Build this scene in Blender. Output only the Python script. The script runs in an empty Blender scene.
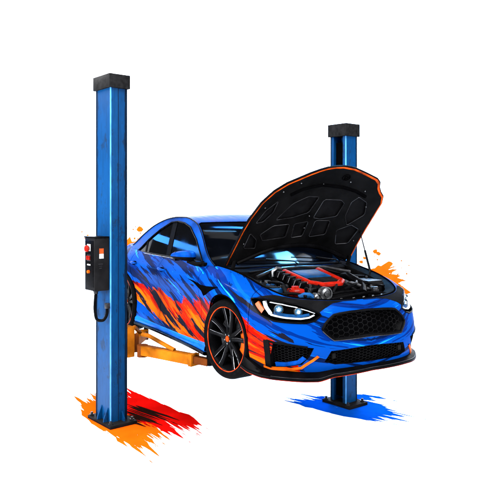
import bpy, bmesh, math, random
import numpy as np
from mathutils import Vector, Matrix
from mathutils.geometry import delaunay_2d_cdt
random.seed(7); rng=np.random.default_rng(5)
sc=bpy.context.scene; COL=sc.collection
R=math.radians
ZG=.80                      # the car hangs this high above the floor
# ------------------------------------------------------------------ materials
def nt(name):
    m=bpy.data.materials.new(name); m.use_nodes=True; t=m.node_tree; return m,t,t.nodes['Principled BSDF']
def N(t,kind,**kw):
    n=t.nodes.new(kind)
    for k,v in kw.items():
        if k in ('operation','blend_type','data_type','noise_dimensions','wave_type','feature','interpolation_type','clamp','vector_type'): setattr(n,k,v)
        else: n.inputs[k].default_value=v
    return n
def math_(t,op,a,b=None,c=None,clamp=False):
    n=t.nodes.new('ShaderNodeMath'); n.operation=op; n.use_clamp=clamp
    for i,x in enumerate((a,b,c)):
        if x is None: continue
        if isinstance(x,(int,float)): n.inputs[i].default_value=x
        else: t.links.new(x,n.inputs[i])
    return n.outputs[0]
def ramp(t,fac,stops,mode='LINEAR'):
    n=t.nodes.new('ShaderNodeValToRGB'); r=n.color_ramp; r.interpolation=mode
    while len(r.elements)<len(stops): r.elements.new(.5)
    for e,(p,c) in zip(r.elements,stops): e.position=p; e.color=(*c,1)
    t.links.new(fac,n.inputs[0]); return n.outputs[0]
def mixc(t,fac,a,b):
    n=t.nodes.new('ShaderNodeMix'); n.data_type='RGBA'
    for i,x in ((0,fac),(6,a),(7,b)):
        if isinstance(x,(int,float)): n.inputs[i].default_value=x
        elif isinstance(x,tuple): n.inputs[i].default_value=(*x,1)
        else: t.links.new(x,n.inputs[i])
    return n.outputs[2]
SPK=.17
def M(name,col,rough=.5,metal=0.,spec=.3,ns=12.,na=.25,stretch=(1,1,1),bump=0.,coat=0.,emit=None):
    m,t,b=nt(name)
    tc=t.nodes.new('ShaderNodeTexCoord'); mp=t.nodes.new('ShaderNodeMapping'); mp.inputs['Scale'].default_value=stretch
    t.links.new(tc.outputs['Object'],mp.inputs[0])
    nz=N(t,'ShaderNodeTexNoise',Scale=ns,Detail=5.); t.links.new(mp.outputs[0],nz.inputs['Vector'])
    c0=tuple(x*(1-na) for x in col); c1=tuple(min(1,x*(1+na)) for x in col)
    t.links.new(ramp(t,nz.outputs[0],[(.3,c0),(.7,c1)]),b.inputs['Base Color'])
    t.links.new(ramp(t,nz.outputs[0],[(.3,(max(0,rough-.08),)*3),(.7,(min(1,rough+.08),)*3)]),b.inputs['Roughness'])
    b.inputs['Metallic'].default_value=metal; b.inputs['Specular IOR Level'].default_value=spec*SPK; b.inputs['Coat Weight'].default_value=coat*.12; b.inputs['Coat Roughness'].default_value=.05
    if bump:
        bp=N(t,'ShaderNodeBump',Strength=bump,Distance=.01); t.links.new(nz.outputs[0],bp.inputs['Height']); t.links.new(bp.outputs[0],b.inputs['Normal'])
    if emit: b.inputs['Emission Color'].default_value=(*emit[0],1); b.inputs['Emission Strength'].default_value=emit[1]
    return m
BLUE=(.0002,.0205,.127)
def livery_material():
    "blue paint with an orange, red and black brushed wrap; UV = (arc length from the nose, height along the panel) in metres"
    m,t,b=nt('painted_livery')
    uv=t.nodes.new('ShaderNodeUVMap'); sp=t.nodes.new('ShaderNodeSeparateXYZ'); t.links.new(uv.outputs[0],sp.inputs[0])
    s=math_(t,'ABSOLUTE',sp.outputs[0]); v=sp.outputs[1]
    q=math_(t,'SUBTRACT',v,math_(t,'MULTIPLY',s,.30))          # strokes climb towards the tail
    def nz(ps,qs,off,det=3.,ro=.6):
        cb=t.nodes.new('ShaderNodeCombineXYZ'); t.links.new(math_(t,'MULTIPLY',s,ps),cb.inputs[0]); t.links.new(math_(t,'MULTIPLY',q,qs),cb.inputs[1]); cb.inputs[2].default_value=off
        n=N(t,'ShaderNodeTexNoise',Scale=1.,Detail=det,Roughness=ro); t.links.new(cb.outputs[0],n.inputs['Vector']); return n.outputs[0]
    n1=nz(1.2,9.5,0.,5.); n2=nz(1.1,13,5.,4.); n3=nz(.85,9.5,9.,4.,.6); n5=nz(.7,8,21.,4.)
    # band limits along the flank
    def curve(pts):
        n=t.nodes.new('ShaderNodeFloatCurve'); c=n.mapping.curves[0]
        n.mapping.use_clip=False
        pts=[(a/5.,b_) for a,b_ in pts]
        c.points[0].location=pts[0]; c.points[1].location=pts[-1]
        for p in pts[1:-1]: c.points.new(*p)
        for p in c.points: p.handle_type='VECTOR'
        n.mapping.update(); t.links.new(math_(t,'MULTIPLY',s,.2),n.inputs['Value']); return n.outputs[0]
    hi=curve([(0,-.3),(.62,-.10),(.72,.27),(.95,.40),(1.2,.50),(1.6,.55),(2.1,.44),(2.9,.40),(3.8,.43),(4.3,.42),(4.6,.2),(5,-.3)])
    lo=curve([(0,-.2),(1.2,-.1),(2.1,.03),(2.6,.07),(3.3,.16),(4.0,.28),(4.4,.4),(5,.5)])
    j=math_(t,'MULTIPLY',math_(t,'SUBTRACT',n1,.5),.38)
    up=math_(t,'GREATER_THAN',math_(t,'ADD',math_(t,'SUBTRACT',hi,v),j),0.)
    dn=math_(t,'GREATER_THAN',math_(t,'ADD',math_(t,'SUBTRACT',v,lo),math_(t,'MULTIPLY',j,.7)),0.)
    band=math_(t,'MULTIPLY',up,dn)
    rel=math_(t,'DIVIDE',math_(t,'SUBTRACT',v,lo),math_(t,'MAXIMUM',math_(t,'SUBTRACT',hi,lo),.05))
    k=math_(t,'ADD',math_(t,'MULTIPLY',math_(t,'SUBTRACT',n2,.5),2.0),math_(t,'ADD',math_(t,'MULTIPLY',rel,.42),.26))
    fire=ramp(t,k,[(0,(.27,.050,.0008)),(.33,(.26,.029,.0007)),(.46,(.20,.007,.0005)),(.60,(.135,.0016,.0005)),(.78,(.03,.0007,.0005))],'CONSTANT')
    # flank blue; dark and pale strokes stand in for shading and highlights
    bl=ramp(t,n5,[(0,(.0003,.004,.032)),(.38,(.0002,.007,.06)),(.45,BLUE),(.62,(.0005,.033,.18)),(.70,(.0008,.055,.24))],'CONSTANT')
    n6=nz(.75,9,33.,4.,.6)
    bl=mixc(t,math_(t,'GREATER_THAN',n6,math_(t,'ADD',.545,math_(t,'MULTIPLY',math_(t,'LESS_THAN',s,1.5),.055))),bl,(.0003,.003,.02))  # navy strokes: dark shading put into the colour
    bl=mixc(t,math_(t,'LESS_THAN',n6,.36),bl,(.003,.10,.33)); bl=mixc(t,math_(t,'LESS_THAN',n6,.325),bl,(.035,.22,.42))  # pale strokes: highlight patches put into the colour
    col=mixc(t,band,bl,fire)
    # black ink strokes: in the band and in the half metre of panel just above it
    hi2=math_(t,'GREATER_THAN',math_(t,'ADD',math_(t,'SUBTRACT',hi,v),.13),0.)
    lo2=math_(t,'GREATER_THAN',math_(t,'SUBTRACT',v,math_(t,'SUBTRACT',lo,.02)),0.)
    ink=math_(t,'MULTIPLY',math_(t,'MULTIPLY',hi2,lo2),math_(t,'GREATER_THAN',n3,.555))
    col=mixc(t,ink,col,(.003,.003,.006))
    t.links.new(col,b.inputs['Base Color'])
    b.inputs['Roughness'].default_value=.34; b.inputs['Specular IOR Level'].default_value=.002
    b.inputs['Coat Weight'].default_value=.022; b.inputs['Coat Roughness'].default_value=.04; b.inputs['Coat IOR'].default_value=1.35
    return m
MAT={}
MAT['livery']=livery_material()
MAT['blue']=M('blue_paint',BLUE,.36,0,.06,4,.5,(1,6,1),coat=.06)
MAT['skirt']=M('skirt_blue_paint',(0.001,0.05,0.275),.3,0,0.06,3,.4,(1,1,8),coat=.5)
MAT['black']=M('gloss_black',(.0010,.0010,.0012),.28,0,0.06,8,.4)
MAT['lip']=M('satin_black_lip',(.0007,.0007,.0009),.35,0,0.05,9,.4)
MAT['pin']=M('dark_red_pinstripe',(.11,.008,.0012),.4,0,.2,9,.7)
MAT['rimred']=M('rim_red_stripe',(.27,.020,.003),.45,0,.05,16,.75)
MAT['core']=M('lamp_core',(.5,.6,.7),.2,0,.3,9,.1,emit=((.8,.93,1),.7))
MAT['matte']=M('matte_black',(0.002,0.002,0.00225),.6,0,0.03,9,.4)
MAT['deep']=M('unlit_black',(0.0006,0.0006,0.0007),.8,0,0,9,.3)
MAT['rubber']=M('tyre_rubber',(.0013,.0013,.0015),.62,0,0.03,20,.4)
MAT['charcoal']=M('charcoal_plastic',(.0034,.0034,.0037),.5,0,0.06,6,.5)
MAT['frame']=M('pressed_black_frame',(.0015,.0015,.0016),.55,0,0.03,5,.6)
MAT['iron']=M('dark_metal',(0.015,0.015,0.0165),.38,.6,.4,14,.5)
MAT['silver']=M('machined_silver',(0.15,0.155,0.165),.3,.85,.5,18,.3)
MAT['steel']=M('brushed_steel',(0.08,0.0825,0.0875),.3,.9,.5,25,.4)
MAT['red']=M('red_enamel',(.13,.0035,.0012),.35,0,0.12,14,.35,coat=.4)
MAT['orange']=M('orange_enamel',(0.26,0.0425,0.002),.4,0,0.08,9,.4)
MAT['trim']=M('orange_red_trim',(.22,.026,.0015),.4,0,0.08,7,.85)
MAT['armpaint']=M('worn_orange_steel',(.14,.040,.0018),.5,0,0.04,5,.62,(1,1,1),bump=.1)
MAT['armdark']=M('worn_dark_orange_steel',(0.045,0.011,0.002),.6,0,0.04,7,.5)
MAT['cyan']=M('blue_anodised_plastic',(.0012,.022,.075),.4,0,.25,8,.55)
MAT['amber']=M('amber_plastic',(0.21,0.035,0.005),.3,0,.4,60,.45)
MAT['led']=M('running_light',(.20,.21,.23),.3,0,.3,24,.5,emit=((.85,.93,1),.16))
MAT['lens']=M('projector_lens',(.006,.03,.07),.05,0,1.6,6,.5,coat=4.,emit=((.2,.6,1),.16))
MAT['glass']=M('tinted_glass',(.0003,.0004,.0007),.04,0,.10,3,.3)
MAT['white']=M('white_sticker',(0.28,0.28,0.28),.5,0,.2,30,.2)
MAT['sred']=M('sticker_orange',(0.2,0.03,0.005),.5,0,.2,30,.3)
def post_material(name,col,hx=.165,hy=.10):
    m,t,b=nt(name)
    tc=t.nodes.new('ShaderNodeTexCoord'); mp=t.nodes.new('ShaderNodeMapping'); mp.inputs['Scale'].default_value=(1,1,.18); t.links.new(tc.outputs['Object'],mp.inputs[0])
    a=N(t,'ShaderNodeTexNoise',Scale=26.,Detail=6.,Roughness=.65); t.links.new(mp.outputs[0],a.inputs['Vector'])
    c=N(t,'ShaderNodeTexNoise',Scale=4.,Detail=5.,Roughness=.7); t.links.new(tc.outputs['Object'],c.inputs['Vector'])
    base=ramp(t,a.outputs[0],[(.30,tuple(x*.72 for x in col)),(.55,col),(.75,tuple(x*1.15 for x in col))])
    w=ramp(t,math_(t,'ADD',math_(t,'MULTIPLY',a.outputs[0],.5),math_(t,'MULTIPLY',c.outputs[0],.5)),[(.535,(0,0,0)),(.585,(1,1,1))])
    sp=t.nodes.new('ShaderNodeSeparateXYZ'); t.links.new(tc.outputs['Object'],sp.inputs[0])
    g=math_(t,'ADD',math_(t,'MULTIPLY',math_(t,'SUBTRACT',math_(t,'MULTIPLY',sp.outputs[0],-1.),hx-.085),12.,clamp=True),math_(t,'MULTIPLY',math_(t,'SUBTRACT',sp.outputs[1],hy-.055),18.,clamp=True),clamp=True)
    gr=math_(t,'GREATER_THAN',math_(t,'ADD',math_(t,'MULTIPLY',g,.42),math_(t,'MULTIPLY',a.outputs[0],.62)),.555)  # dark edge shading put into the colour along two outer edges
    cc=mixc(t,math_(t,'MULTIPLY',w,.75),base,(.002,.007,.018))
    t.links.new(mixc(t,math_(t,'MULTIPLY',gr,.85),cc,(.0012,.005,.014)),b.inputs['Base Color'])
    b.inputs['Roughness'].default_value=.42; b.inputs['Specular IOR Level'].default_value=.03
    return m
MAT['post']=post_material('worn_edge_shaded_blue_coat',(.0002,.019,.066))
MAT['postedge']=M('pale_blue_edge_highlight',(0.03,0.13,0.3),.4,0,.3,18,.4,(1,1,.3))  # pale corner strip: an edge highlight put in as colour
MAT['postdark']=M('dark_edge_shading',(0.002,0.005,0.011),.6,0,.1,18,.5,(1,1,.3))  # dark strips drawn as outline and edge shading of the column
MAT['cap']=M('black_cap_plastic',(0.0045,0.0045,0.00475),.55,0,0.05,20,.5,bump=.3)
# ------------------------------------------------------------------ mesh helpers
def link(name,me,parent=None,mats=()):
    for x in mats: me.materials.append(MAT[x] if isinstance(x,str) else x)
    o=bpy.data.objects.new(name,me); COL.objects.link(o)
    if parent is not None: o.parent=parent
    return o
def empty(name,loc,rz=0.,label=None,cat=None,group=None):
    o=bpy.data.objects.new(name,None); COL.objects.link(o); o.location=loc; o.rotation_euler=(0,0,rz); o.empty_display_size=.1
    if label: o['label']=label
    if cat: o['category']=cat
    if group: o['group']=group
    return o
class B:
    "collects shapes into ONE mesh; every shape may carry its own material slot"
    def __init__(s): s.v=[]; s.f=[]; s.m=[]
    def add(s,vs,fs,mi=0):
        k=len(s.v); s.v+= [tuple(map(float,p)) for p in vs]; s.f+=[tuple(k+i for i in f) for f in fs]; s.m+=[mi]*len(fs); return s
    def box(s,c,d,rot=None,mi=0,bev=.0,taper=1.):
        bm=bmesh.new(); bmesh.ops.create_cube(bm,size=1.)
        for v in bm.verts:
            k=taper if v.co.z>0 else 1.
            v.co=Vector((v.co.x*d[0]*k,v.co.y*d[1]*k,v.co.z*d[2]))
        if bev: bmesh.ops.bevel(bm,geom=bm.edges[:],offset=bev,segments=2,profile=.6,affect='EDGES')
        if rot is not None: bmesh.ops.transform(bm,matrix=rot.to_4x4(),verts=bm.verts)
        bmesh.ops.translate(bm,vec=Vector(c),verts=bm.verts); bm.verts.index_update()
        s.add([v.co for v in bm.verts],[[v.index for v in f.verts] for f in bm.faces],mi); bm.free(); return s
    def tube(s,pts,r,n=8,mi=0,cap=True,closed=False):
        P=np.array(pts,float); m=len(P); rr=np.broadcast_to(np.asarray(r,float),(m,))
        tg=np.gradient(P,axis=0) if not closed else np.roll(P,-1,0)-np.roll(P,1,0)
        tg/=np.linalg.norm(tg,axis=1)[:,None]+1e-12
        u=np.cross(tg[0],[0,0,1.]); 
        if np.linalg.norm(u)<.1: u=np.cross(tg[0],[1.,0,0])
        vs=[]
        for i in range(m):
            u=u-tg[i]*(u@tg[i]); u/=np.linalg.norm(u)+1e-12; w=np.cross(tg[i],u)
            for k in range(n):
                a=2*math.pi*k/n; vs.append(P[i]+rr[i]*(math.cos(a)*u+math.sin(a)*w))
        fs=[]
        for i in range(m if closed else m-1):
            j=(i+1)%m
            for k in range(n): fs.append((i*n+k,i*n+(k+1)%n,j*n+(k+1)%n,j*n+k))
        if cap and not closed: fs+= [tuple(range(n))[::-1],tuple((m-1)*n+k for k in range(n))]
        return s.add(vs,fs,mi)
    def lathe(s,prof,c=(0,0,0),axis='y',n=48,mi=0,cap=False):
        "prof: (radius, height along axis)"
        vs=[];fs=[];m=len(prof)
        for k in range(n):
            a=2*math.pi*k/n; ca,sa=math.cos(a),math.sin(a)
            for r,h in prof:
                p={'y':(r*ca,h,r*sa),'z':(r*ca,r*sa,h),'x':(h,r*ca,r*sa)}[axis]
                vs.append((p[0]+c[0],p[1]+c[1],p[2]+c[2]))
        for k in range(n):
            j=(k+1)%n
            for i in range(m-1): fs.append((k*m+i,k*m+i+1,j*m+i+1,j*m+i))
        if cap: fs+=[tuple(k*m for k in range(n)),tuple(k*m+m-1 for k in range(n))]
        return s.add(vs,fs,mi)
    def prism(s,poly,fn,d0,d1,mi=0):
        "poly of 2-D points, fn(p,d)->3-D, between depths d0 and d1"
        n=len(poly); vs=[fn(p,d0) for p in poly]+[fn(p,d1) for p in poly]
        fs=[tuple(range(n)),tuple(range(2*n-1,n-1,-1))]+[(i,i+n,(i+1)%n+n,(i+1)%n) for i in range(n)]
        return s.add(vs,fs,mi)
    def grid(s,G,mi=0,flip=False):
        G=np.asarray(G,float); a,b=G.shape[:2]
        fs=[(i*b+j,i*b+j+1,(i+1)*b+j+1,(i+1)*b+j) for i in range(a-1) for j in range(b-1)]
        if flip: fs=[f[::-1] for f in fs]
        return s.add(G.reshape(-1,3),fs,mi)
    def ball(s,c,r,mi=0,n=16):
        prof=[(math.cos(a),math.sin(a)) for a in np.linspace(-math.pi/2,math.pi/2,n)]
        rr=(r,r,r) if isinstance(r,(int,float)) else r
        k=len(s.v); s.lathe(prof,(0,0,0),'z',2*n,mi)
        for i in range(k,len(s.v)): p=s.v[i]; s.v[i]=(c[0]+p[0]*rr[0],c[1]+p[1]*rr[1],c[2]+p[2]*rr[2])
        return s
    def build(s,name,mats,parent=None,smooth=35.,fix=True,loc=None):
        me=bpy.data.meshes.new(name); me.from_pydata(s.v,[],s.f)
        me.polygons.foreach_set('material_index',s.m)
        bm=bmesh.new(); bm.from_mesh(me); bmesh.ops.remove_doubles(bm,verts=bm.verts,dist=1e-5)
        if fix: bmesh.ops.recalc_face_normals(bm,faces=bm.faces)
        ca=math.radians(smooth)
        for f in bm.faces: f.smooth=True
        for e in bm.edges: e.smooth=not(len(e.link_faces)==2 and e.calc_face_angle(0)>ca)
        bm.to_mesh(me); bm.free()
        o=link(name,me,parent,mats if isinstance(mats,(list,tuple)) else [mats])
        if loc is not None: o.location=loc
        return o
def inside(poly,pts):
    P=np.asarray(poly,float); x,y=pts[:,0],pts[:,1]; c=np.zeros(len(pts),bool); j=len(P)-1
    for i in range(len(P)):
        xi,yi=P[i]; xj,yj=P[j]
        k=((yi>y)!=(yj>y))&(x<(xj-xi)*(y-yi)/((yj-yi) if yj!=yi else 1e-12)+xi); c^=k; j=i
    return c
def dense(poly,step,closed=True):
    P=[np.array(p,float) for p in poly]; out=[]
    for i in range(len(P) if closed else len(P)-1):
        a,b=P[i],P[(i+1)%len(P)]; n=max(1,int(np.ceil(np.linalg.norm(b-a)/step)))
        out+=[a+(b-a)*k/n for k in range(n)]
    if not closed: out.append(P[-1])
    return np.array(out)
def cdt(outers,holes=(),step=.03,fill=True):
    polys=[dense(p,step) for p in list(outers)+list(holes)]
    V=[];E=[]
    for p in polys:
        k=len(V); V+= [Vector((float(a),float(b))) for a,b in p]; E+=[(k+i,k+(i+1)%len(p)) for i in range(len(p))]
    if fill:
        A=np.vstack(polys[:len(outers)]); lo,hi=A.min(0),A.max(0)
        gx=np.arange(lo[0]+step*.5,hi[0],step); gy=np.arange(lo[1]+step*.5,hi[1],step)
        X,Y=np.meshgrid(gx,gy); g=np.stack([X.ravel(),Y.ravel()],1)
        bd=np.vstack(polys); keep=np.zeros(len(g),bool)
        for p in outers: keep|=inside(p,g)
        for p in holes: keep&=~inside(p,g)
        g=g[keep]
        if len(g):
            ok=np.ones(len(g),bool)
            for i0 in range(0,len(bd),256): ok&=(((g[:,None]-bd[None,i0:i0+256])**2).sum(2).min(1)>(step*.5)**2)
            V+= [Vector((float(a),float(b))) for a,b in g[ok]]
    v,e,f,*_=delaunay_2d_cdt(V,E,[],0,1e-6)
    v=np.array([tuple(a) for a in v]); f=np.array([t for t in f if len(t)==3])
    c=v[f].mean(1); k=np.zeros(len(f),bool)
    for p in outers: k|=inside(p,c)
    for p in holes: k&=~inside(p,c)
    return v,f[k]
def sheet(name,fn,outers,mats,parent=None,holes=(),step=.03,dep=0.,rim=.0,uv=True,smoothn=True):
    "a panel cut out of a curved parametric surface, with its boundary turned inwards by rim metres"
    v,f=cdt(outers,holes,step)
    used=np.unique(f); re=-np.ones(len(v),int); re[used]=np.arange(len(used)); v=v[used]; f=re[f]
    P=fn(v[:,0],v[:,1],dep); Q=fn(v[:,0],v[:,1],dep+.01)
    nrm=np.cross(P[f[:,1]]-P[f[:,0]],P[f[:,2]]-P[f[:,0]]); out=(P-Q)[f].mean(1)
    fl=(nrm*out).sum(1)<0; f[fl]=f[fl][:,::-1]
    nv=len(P); faces=[tuple(map(int,t)) for t in f]; verts=[tuple(p) for p in P]; uvs=list(v)
    if rim:
        from collections import Counter
        cnt=Counter(); 
        for t in faces:
            for a,b in ((t[0],t[1]),(t[1],t[2]),(t[2],t[0])): cnt[(a,b)]+=1
        be=[(a,b) for (a,b) in cnt if (b,a) not in cnt]
        W=fn(v[:,0],v[:,1],dep+rim); mp={}
        def nw(a,src):
            key=(a,src)
            if key not in mp:
                mp[key]=len(verts); verts.append(tuple(P[a] if src==0 else W[a])); uvs.append(v[a])
            return mp[key]
        for a,b in be: faces.append((nw(b,0),nw(a,0),nw(a,1),nw(b,1)))
    me=bpy.data.meshes.new(name); me.from_pydata(verts,[],faces)
    if uv:
        L=me.uv_layers.new(name='UVMap'); li=np.empty(len(me.loops),int); me.loops.foreach_get('vertex_index',li)
        L.data.foreach_set('uv',np.array(uvs)[li].astype(np.float32).ravel())
    me.polygons.foreach_set('use_smooth',[True]*len(faces))
    if smoothn:
        e=1e-3; v2=v
        du=fn(v2[:,0]+e,v2[:,1],dep)-fn(v2[:,0]-e,v2[:,1],dep); dv=fn(v2[:,0],v2[:,1]+e,dep)-fn(v2[:,0],v2[:,1]-e,dep)
        n=np.cross(du,dv); o2=P-Q; s=np.sign((n*o2).sum(1)); n*=s[:,None]; l=np.linalg.norm(n,axis=1); n/=np.maximum(l,1e-12)[:,None]
        nn=np.zeros((len(verts),3)); nn[:nv]=n
        bad=l<1e-9; nn[:nv][bad]=0
        me.normals_split_custom_set_from_vertices([tuple(a) for a in nn])
    return link(name,me,parent,mats if isinstance(mats,(list,tuple)) else [mats])
def mirror(o,parent=None):
    c=o.copy(); COL.objects.link(c); c.parent=parent or o.parent
    if parent is None or parent==o.parent:
        c.scale=(o.scale[0],-o.scale[1],o.scale[2]); c.location=(o.location[0],-o.location[1],o.location[2])
    for ch in list(o.children): mirror(ch,c)
    return c
def Bd(s,v,dep=0.):
    P=body(s,v,dep); P[:,1]*=-1; return P          # the flank with s>0 is the right-hand one (y<0)
def Sd(x,z,dep=0.):
    P=side(x,z,dep); P[:,1]*=-1; return P
def crom(P, n):
    "Catmull-Rom through control points, n samples per span"
    P=np.asarray(P,float); A=np.vstack([2*P[0]-P[1],P,2*P[-1]-P[-2]]); out=[]
    for i in range(len(P)-1):
        p0,p1,p2,p3=A[i:i+4]
        # centripetal-ish tangents scaled by chord
        d1=np.linalg.norm(p2-p1)+1e-9; d0=np.linalg.norm(p1-p0)+1e-9; d2=np.linalg.norm(p3-p2)+1e-9
        m1=d1*((p2-p1)/d1*d0/(d0+d1)+(p1-p0)/d0*d1/(d0+d1))
        m2=d1*((p3-p2)/d2*d1/(d1+d2)+(p2-p1)/d1*d2/(d1+d2))
        t=np.linspace(0,1,n,endpoint=False)[:,None]
        out.append((2*t**3-3*t**2+1)*p1+(t**3-2*t**2+t)*m1+(-2*t**3+3*t**2)*p2+(t**3-t**2)*m2)
    return np.vstack(out+[P[-1:]])
# ---- plan outline of the lower body (x forward from the front axle, y outward)
PLAN=[(1.00,-.2),(1.01,0),(1.00,.2),(.955,.42),(.85,.62),(.70,.77),(.42,.89),(0,.935),(-.5,.925),(-1.4,.918),(-2.3,.925),(-2.85,.945),(-3.3,.895),(-3.58,.74),(-3.74,.40),(-3.79,0),(-3.74,-.4)]
_pc=crom(PLAN,40)[40:-40]
_S=np.concatenate([[0],np.cumsum(np.linalg.norm(np.diff(_pc,axis=0),axis=1))])
SMAX=_S[-1]
_tg=np.gradient(_pc,axis=0); _tg/=np.linalg.norm(_tg,axis=1)[:,None]
_nm=np.stack([_tg[:,1],-_tg[:,0]],1)   # outward
def s_at(k): return _S[40*(k-1)]
NV=7; VL=.14
SEC=[(s_at(1),[(.05,.165),(.015,.26),(0,.36),(.015,.46),(.05,.62),(.085,.705),(.17,.755)]),
 (s_at(3),[(.05,.160),(.015,.26),(0,.36),(.01,.46),(.045,.62),(.085,.71),(.17,.765)]),
 (s_at(5),[(.06,.155),(.02,.26),(0,.36),(0,.48),(.025,.63),(.07,.735),(.17,.795)]),
 (s_at(6),[(.05,.17),(.02,.26),(0,.36),(0,.50),(.015,.66),(.06,.79),(.18,.855)]),
 (s_at(7),[(.03,.20),(.01,.30),(0,.42),(0,.55),(0,.72),(.04,.86),(.20,.935)]),
 (s_at(8),[(.04,.15),(.03,.26),(.035,.40),(.042,.57),(.005,.77),(.035,.895),(.15,.985)]),
 (s_at(9),[(.03,.15),(.03,.25),(.05,.40),(.052,.60),(0,.80),(.042,.915),(.10,.985)]),
 (s_at(10),[(.03,.16),(.02,.27),(.035,.42),(.034,.62),(0,.82),(.05,.925),(.12,1.0)]),
 (s_at(11),[(.03,.20),(.01,.30),(0,.42),(0,.58),(0,.80),(.06,.94),(.17,1.02)]),
 (s_at(12),[(.05,.22),(.02,.30),(0,.42),(0,.60),(.02,.80),(.07,.95),(.20,1.04)]),
 (s_at(13),[(.05,.25),(.02,.30),(0,.42),(0,.60),(.03,.82),(.05,.98),(.14,1.06)]),
 (s_at(15),[(.05,.25),(.02,.30),(0,.42),(0,.60),(.03,.82),(.05,.98),(.14,1.07)])]
_ks=np.array([a for a,_ in SEC]); _kv=np.array([b for _,b in SEC],float)
def _cr1(t,k,F):
    "1-D cubic Hermite along axis 0 with knots k (non uniform, limited slopes), t array -> values"
    i=np.clip(np.searchsorted(k,t,side='right')-1,0,len(k)-2)
    h=np.diff(k); d=np.diff(F,axis=0)/h.reshape((-1,)+(1,)*(F.ndim-1))
    m=np.zeros_like(F); m[0]=0; m[-1]=0
    w1=h[1:].reshape((-1,)+(1,)*(F.ndim-1)); w0=h[:-1].reshape(w1.shape)
    m[1:-1]=(d[:-1]*w1+d[1:]*w0)/(w0+w1)
    sg=(d[:-1]*d[1:])<=0; m[1:-1][sg]*=.35
    hh=h[i]; u=(t-k[i])/hh
    sh=(-1,)+(1,)*(F.ndim-1); u=u.reshape(sh); hh=hh.reshape(sh)
    return (2*u**3-3*u**2+1)*F[i]+(u**3-2*u**2+u)*hh*m[i]+(-2*u**3+3*u**2)*F[i+1]+(u**3-u**2)*hh*m[i+1]
def body(s,v,dep=0.0):
    "lower body sheet: s arc length from the nose, v 0..0.84 upwards, dep metres inward -> (n,3), y>=0 side; s<0 mirrors"
    s=np.atleast_1d(np.asarray(s,float)); v=np.atleast_1d(np.asarray(v,float)); s,v=np.broadcast_arrays(s,v)
    sgn=np.where(s<0,-1.,1.); a=np.clip(np.abs(s),0,SMAX)
    sec=_cr1(a,_ks,_kv)                       # n,NV,2
    t=np.clip(v/VL,0,NV-1-1e-9); i=np.minimum(t.astype(int),NV-2); u=(t-i)[:,None]
    n=np.arange(len(a)); g=lambda j: sec[n,np.clip(j,0,NV-1)]
    p0,p1,p2,p3=g(i-1),g(i),g(i+1),g(i+2)
    m1=(p2-p0)/2; m2=(p3-p1)/2
    dz=(2*u**3-3*u**2+1)*p1+(u**3-2*u**2+u)*m1+(-2*u**3+3*u**2)*p2+(u**3-u**2)*m2
    px=np.interp(a,_S,_pc[:,0]); py=np.interp(a,_S,_pc[:,1]); nx=np.interp(a,_S,_nm[:,0]); ny=np.interp(a,_S,_nm[:,1])
    d=dz[:,0]+dep
    return np.stack([px-nx*d,(py-ny*d)*sgn,dz[:,1]],1)
# ---- greenhouse: roof rail arch (x,z) and side glass sheet
ARCH=crom([(-.40,.955),(-.62,1.06),(-.83,1.24),(-1.03,1.375),(-1.25,1.435),(-1.6,1.455),(-1.95,1.425),(-2.3,1.345),(-2.65,1.22),(-2.95,1.10),(-3.12,1.045)],24)
def yside(z): d=np.asarray(z)-.985; return .80-.20*d-.10*d*d
def side(x,z,dep=0.0):
    x=np.atleast_1d(np.asarray(x,float)); z=np.atleast_1d(np.asarray(z,float)); x,z=np.broadcast_arrays(x,z)
    e=np.clip((-x-2.2)/.9,0,1); y=yside(z)-.05*e*e-dep
    e2=np.clip((x+.75)/.35,0,1); y=y-.02*e2
    return np.stack([x,y,z],1)
_AS=np.concatenate([[0],np.cumsum(np.linalg.norm(np.diff(ARCH,axis=0),axis=1))]); AMAX=_AS[-1]
def top(t,a,dep=0.0):
    "roof/windscreen sheet: t -1..1 across, a arc length along the arch from the A-pillar base"
    t=np.atleast_1d(np.asarray(t,float)); a=np.atleast_1d(np.asarray(a,float)); t,a=np.broadcast_arrays(t,a)
    x=np.interp(a,_AS,ARCH[:,0]); z=np.interp(a,_AS,ARCH[:,1]); y=side(x,z)[:,1]
    k=1-t*t; b=np.interp(a,[0,.75,1.1,2.1,2.9],[.26,.10,.04,-.05,-.12]); c=np.interp(a,[0,.6,1.2,2.0,2.9],[.03,.045,.03,.04,.03])
    P=np.stack([x+b*k,y*t,z+c*k],1)
    if np.any(dep): P=P-np.array([.3,0,.95])*np.reshape(dep,(-1,1) if np.ndim(dep) else ())
    return P
# ------------------------------------------------------------------ the car
def sx(x): return np.interp(-np.asarray(x,float),-_pc[:,0],_S)
def vz(s,z):
    s=np.atleast_1d(np.asarray(s,float)); z=np.broadcast_to(np.asarray(z,float),s.shape); lo=np.zeros(s.shape); hi=np.full(s.shape,.84)
    for _ in range(30):
        m=(lo+hi)/2; b=body(np.abs(s),m)[:,2]>z; hi=np.where(b,m,hi); lo=np.where(b,lo,m)
    return (lo+hi)/2
car=empty('car',(0,0,ZG),0,'blue sedan with orange flame livery, raised on the lift with its hood open','car')
WR=.412; WZ=.343; XR=-2.85
def arch_pts(xc,n=40,r=WR):
    a=np.linspace(-.62,math.pi+.62,n); x=xc+r*np.cos(a); z=WZ+r*np.sin(a); s=sx(x); return np.stack([s,vz(s,np.maximum(z,.0))],1)
def arch_poly(xc):
    p=arch_pts(xc); return [(p[0][0],-.06)]+[tuple(q) for q in p]+[(p[-1][0],-.06)]
ARF=arch_poly(0.); ARR=arch_poly(XR)
GAP=.008; VT=.84
def edge_line(s0,s1,v,n=12): return [(a,v) for a in np.linspace(s0,s1,n)]
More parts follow.
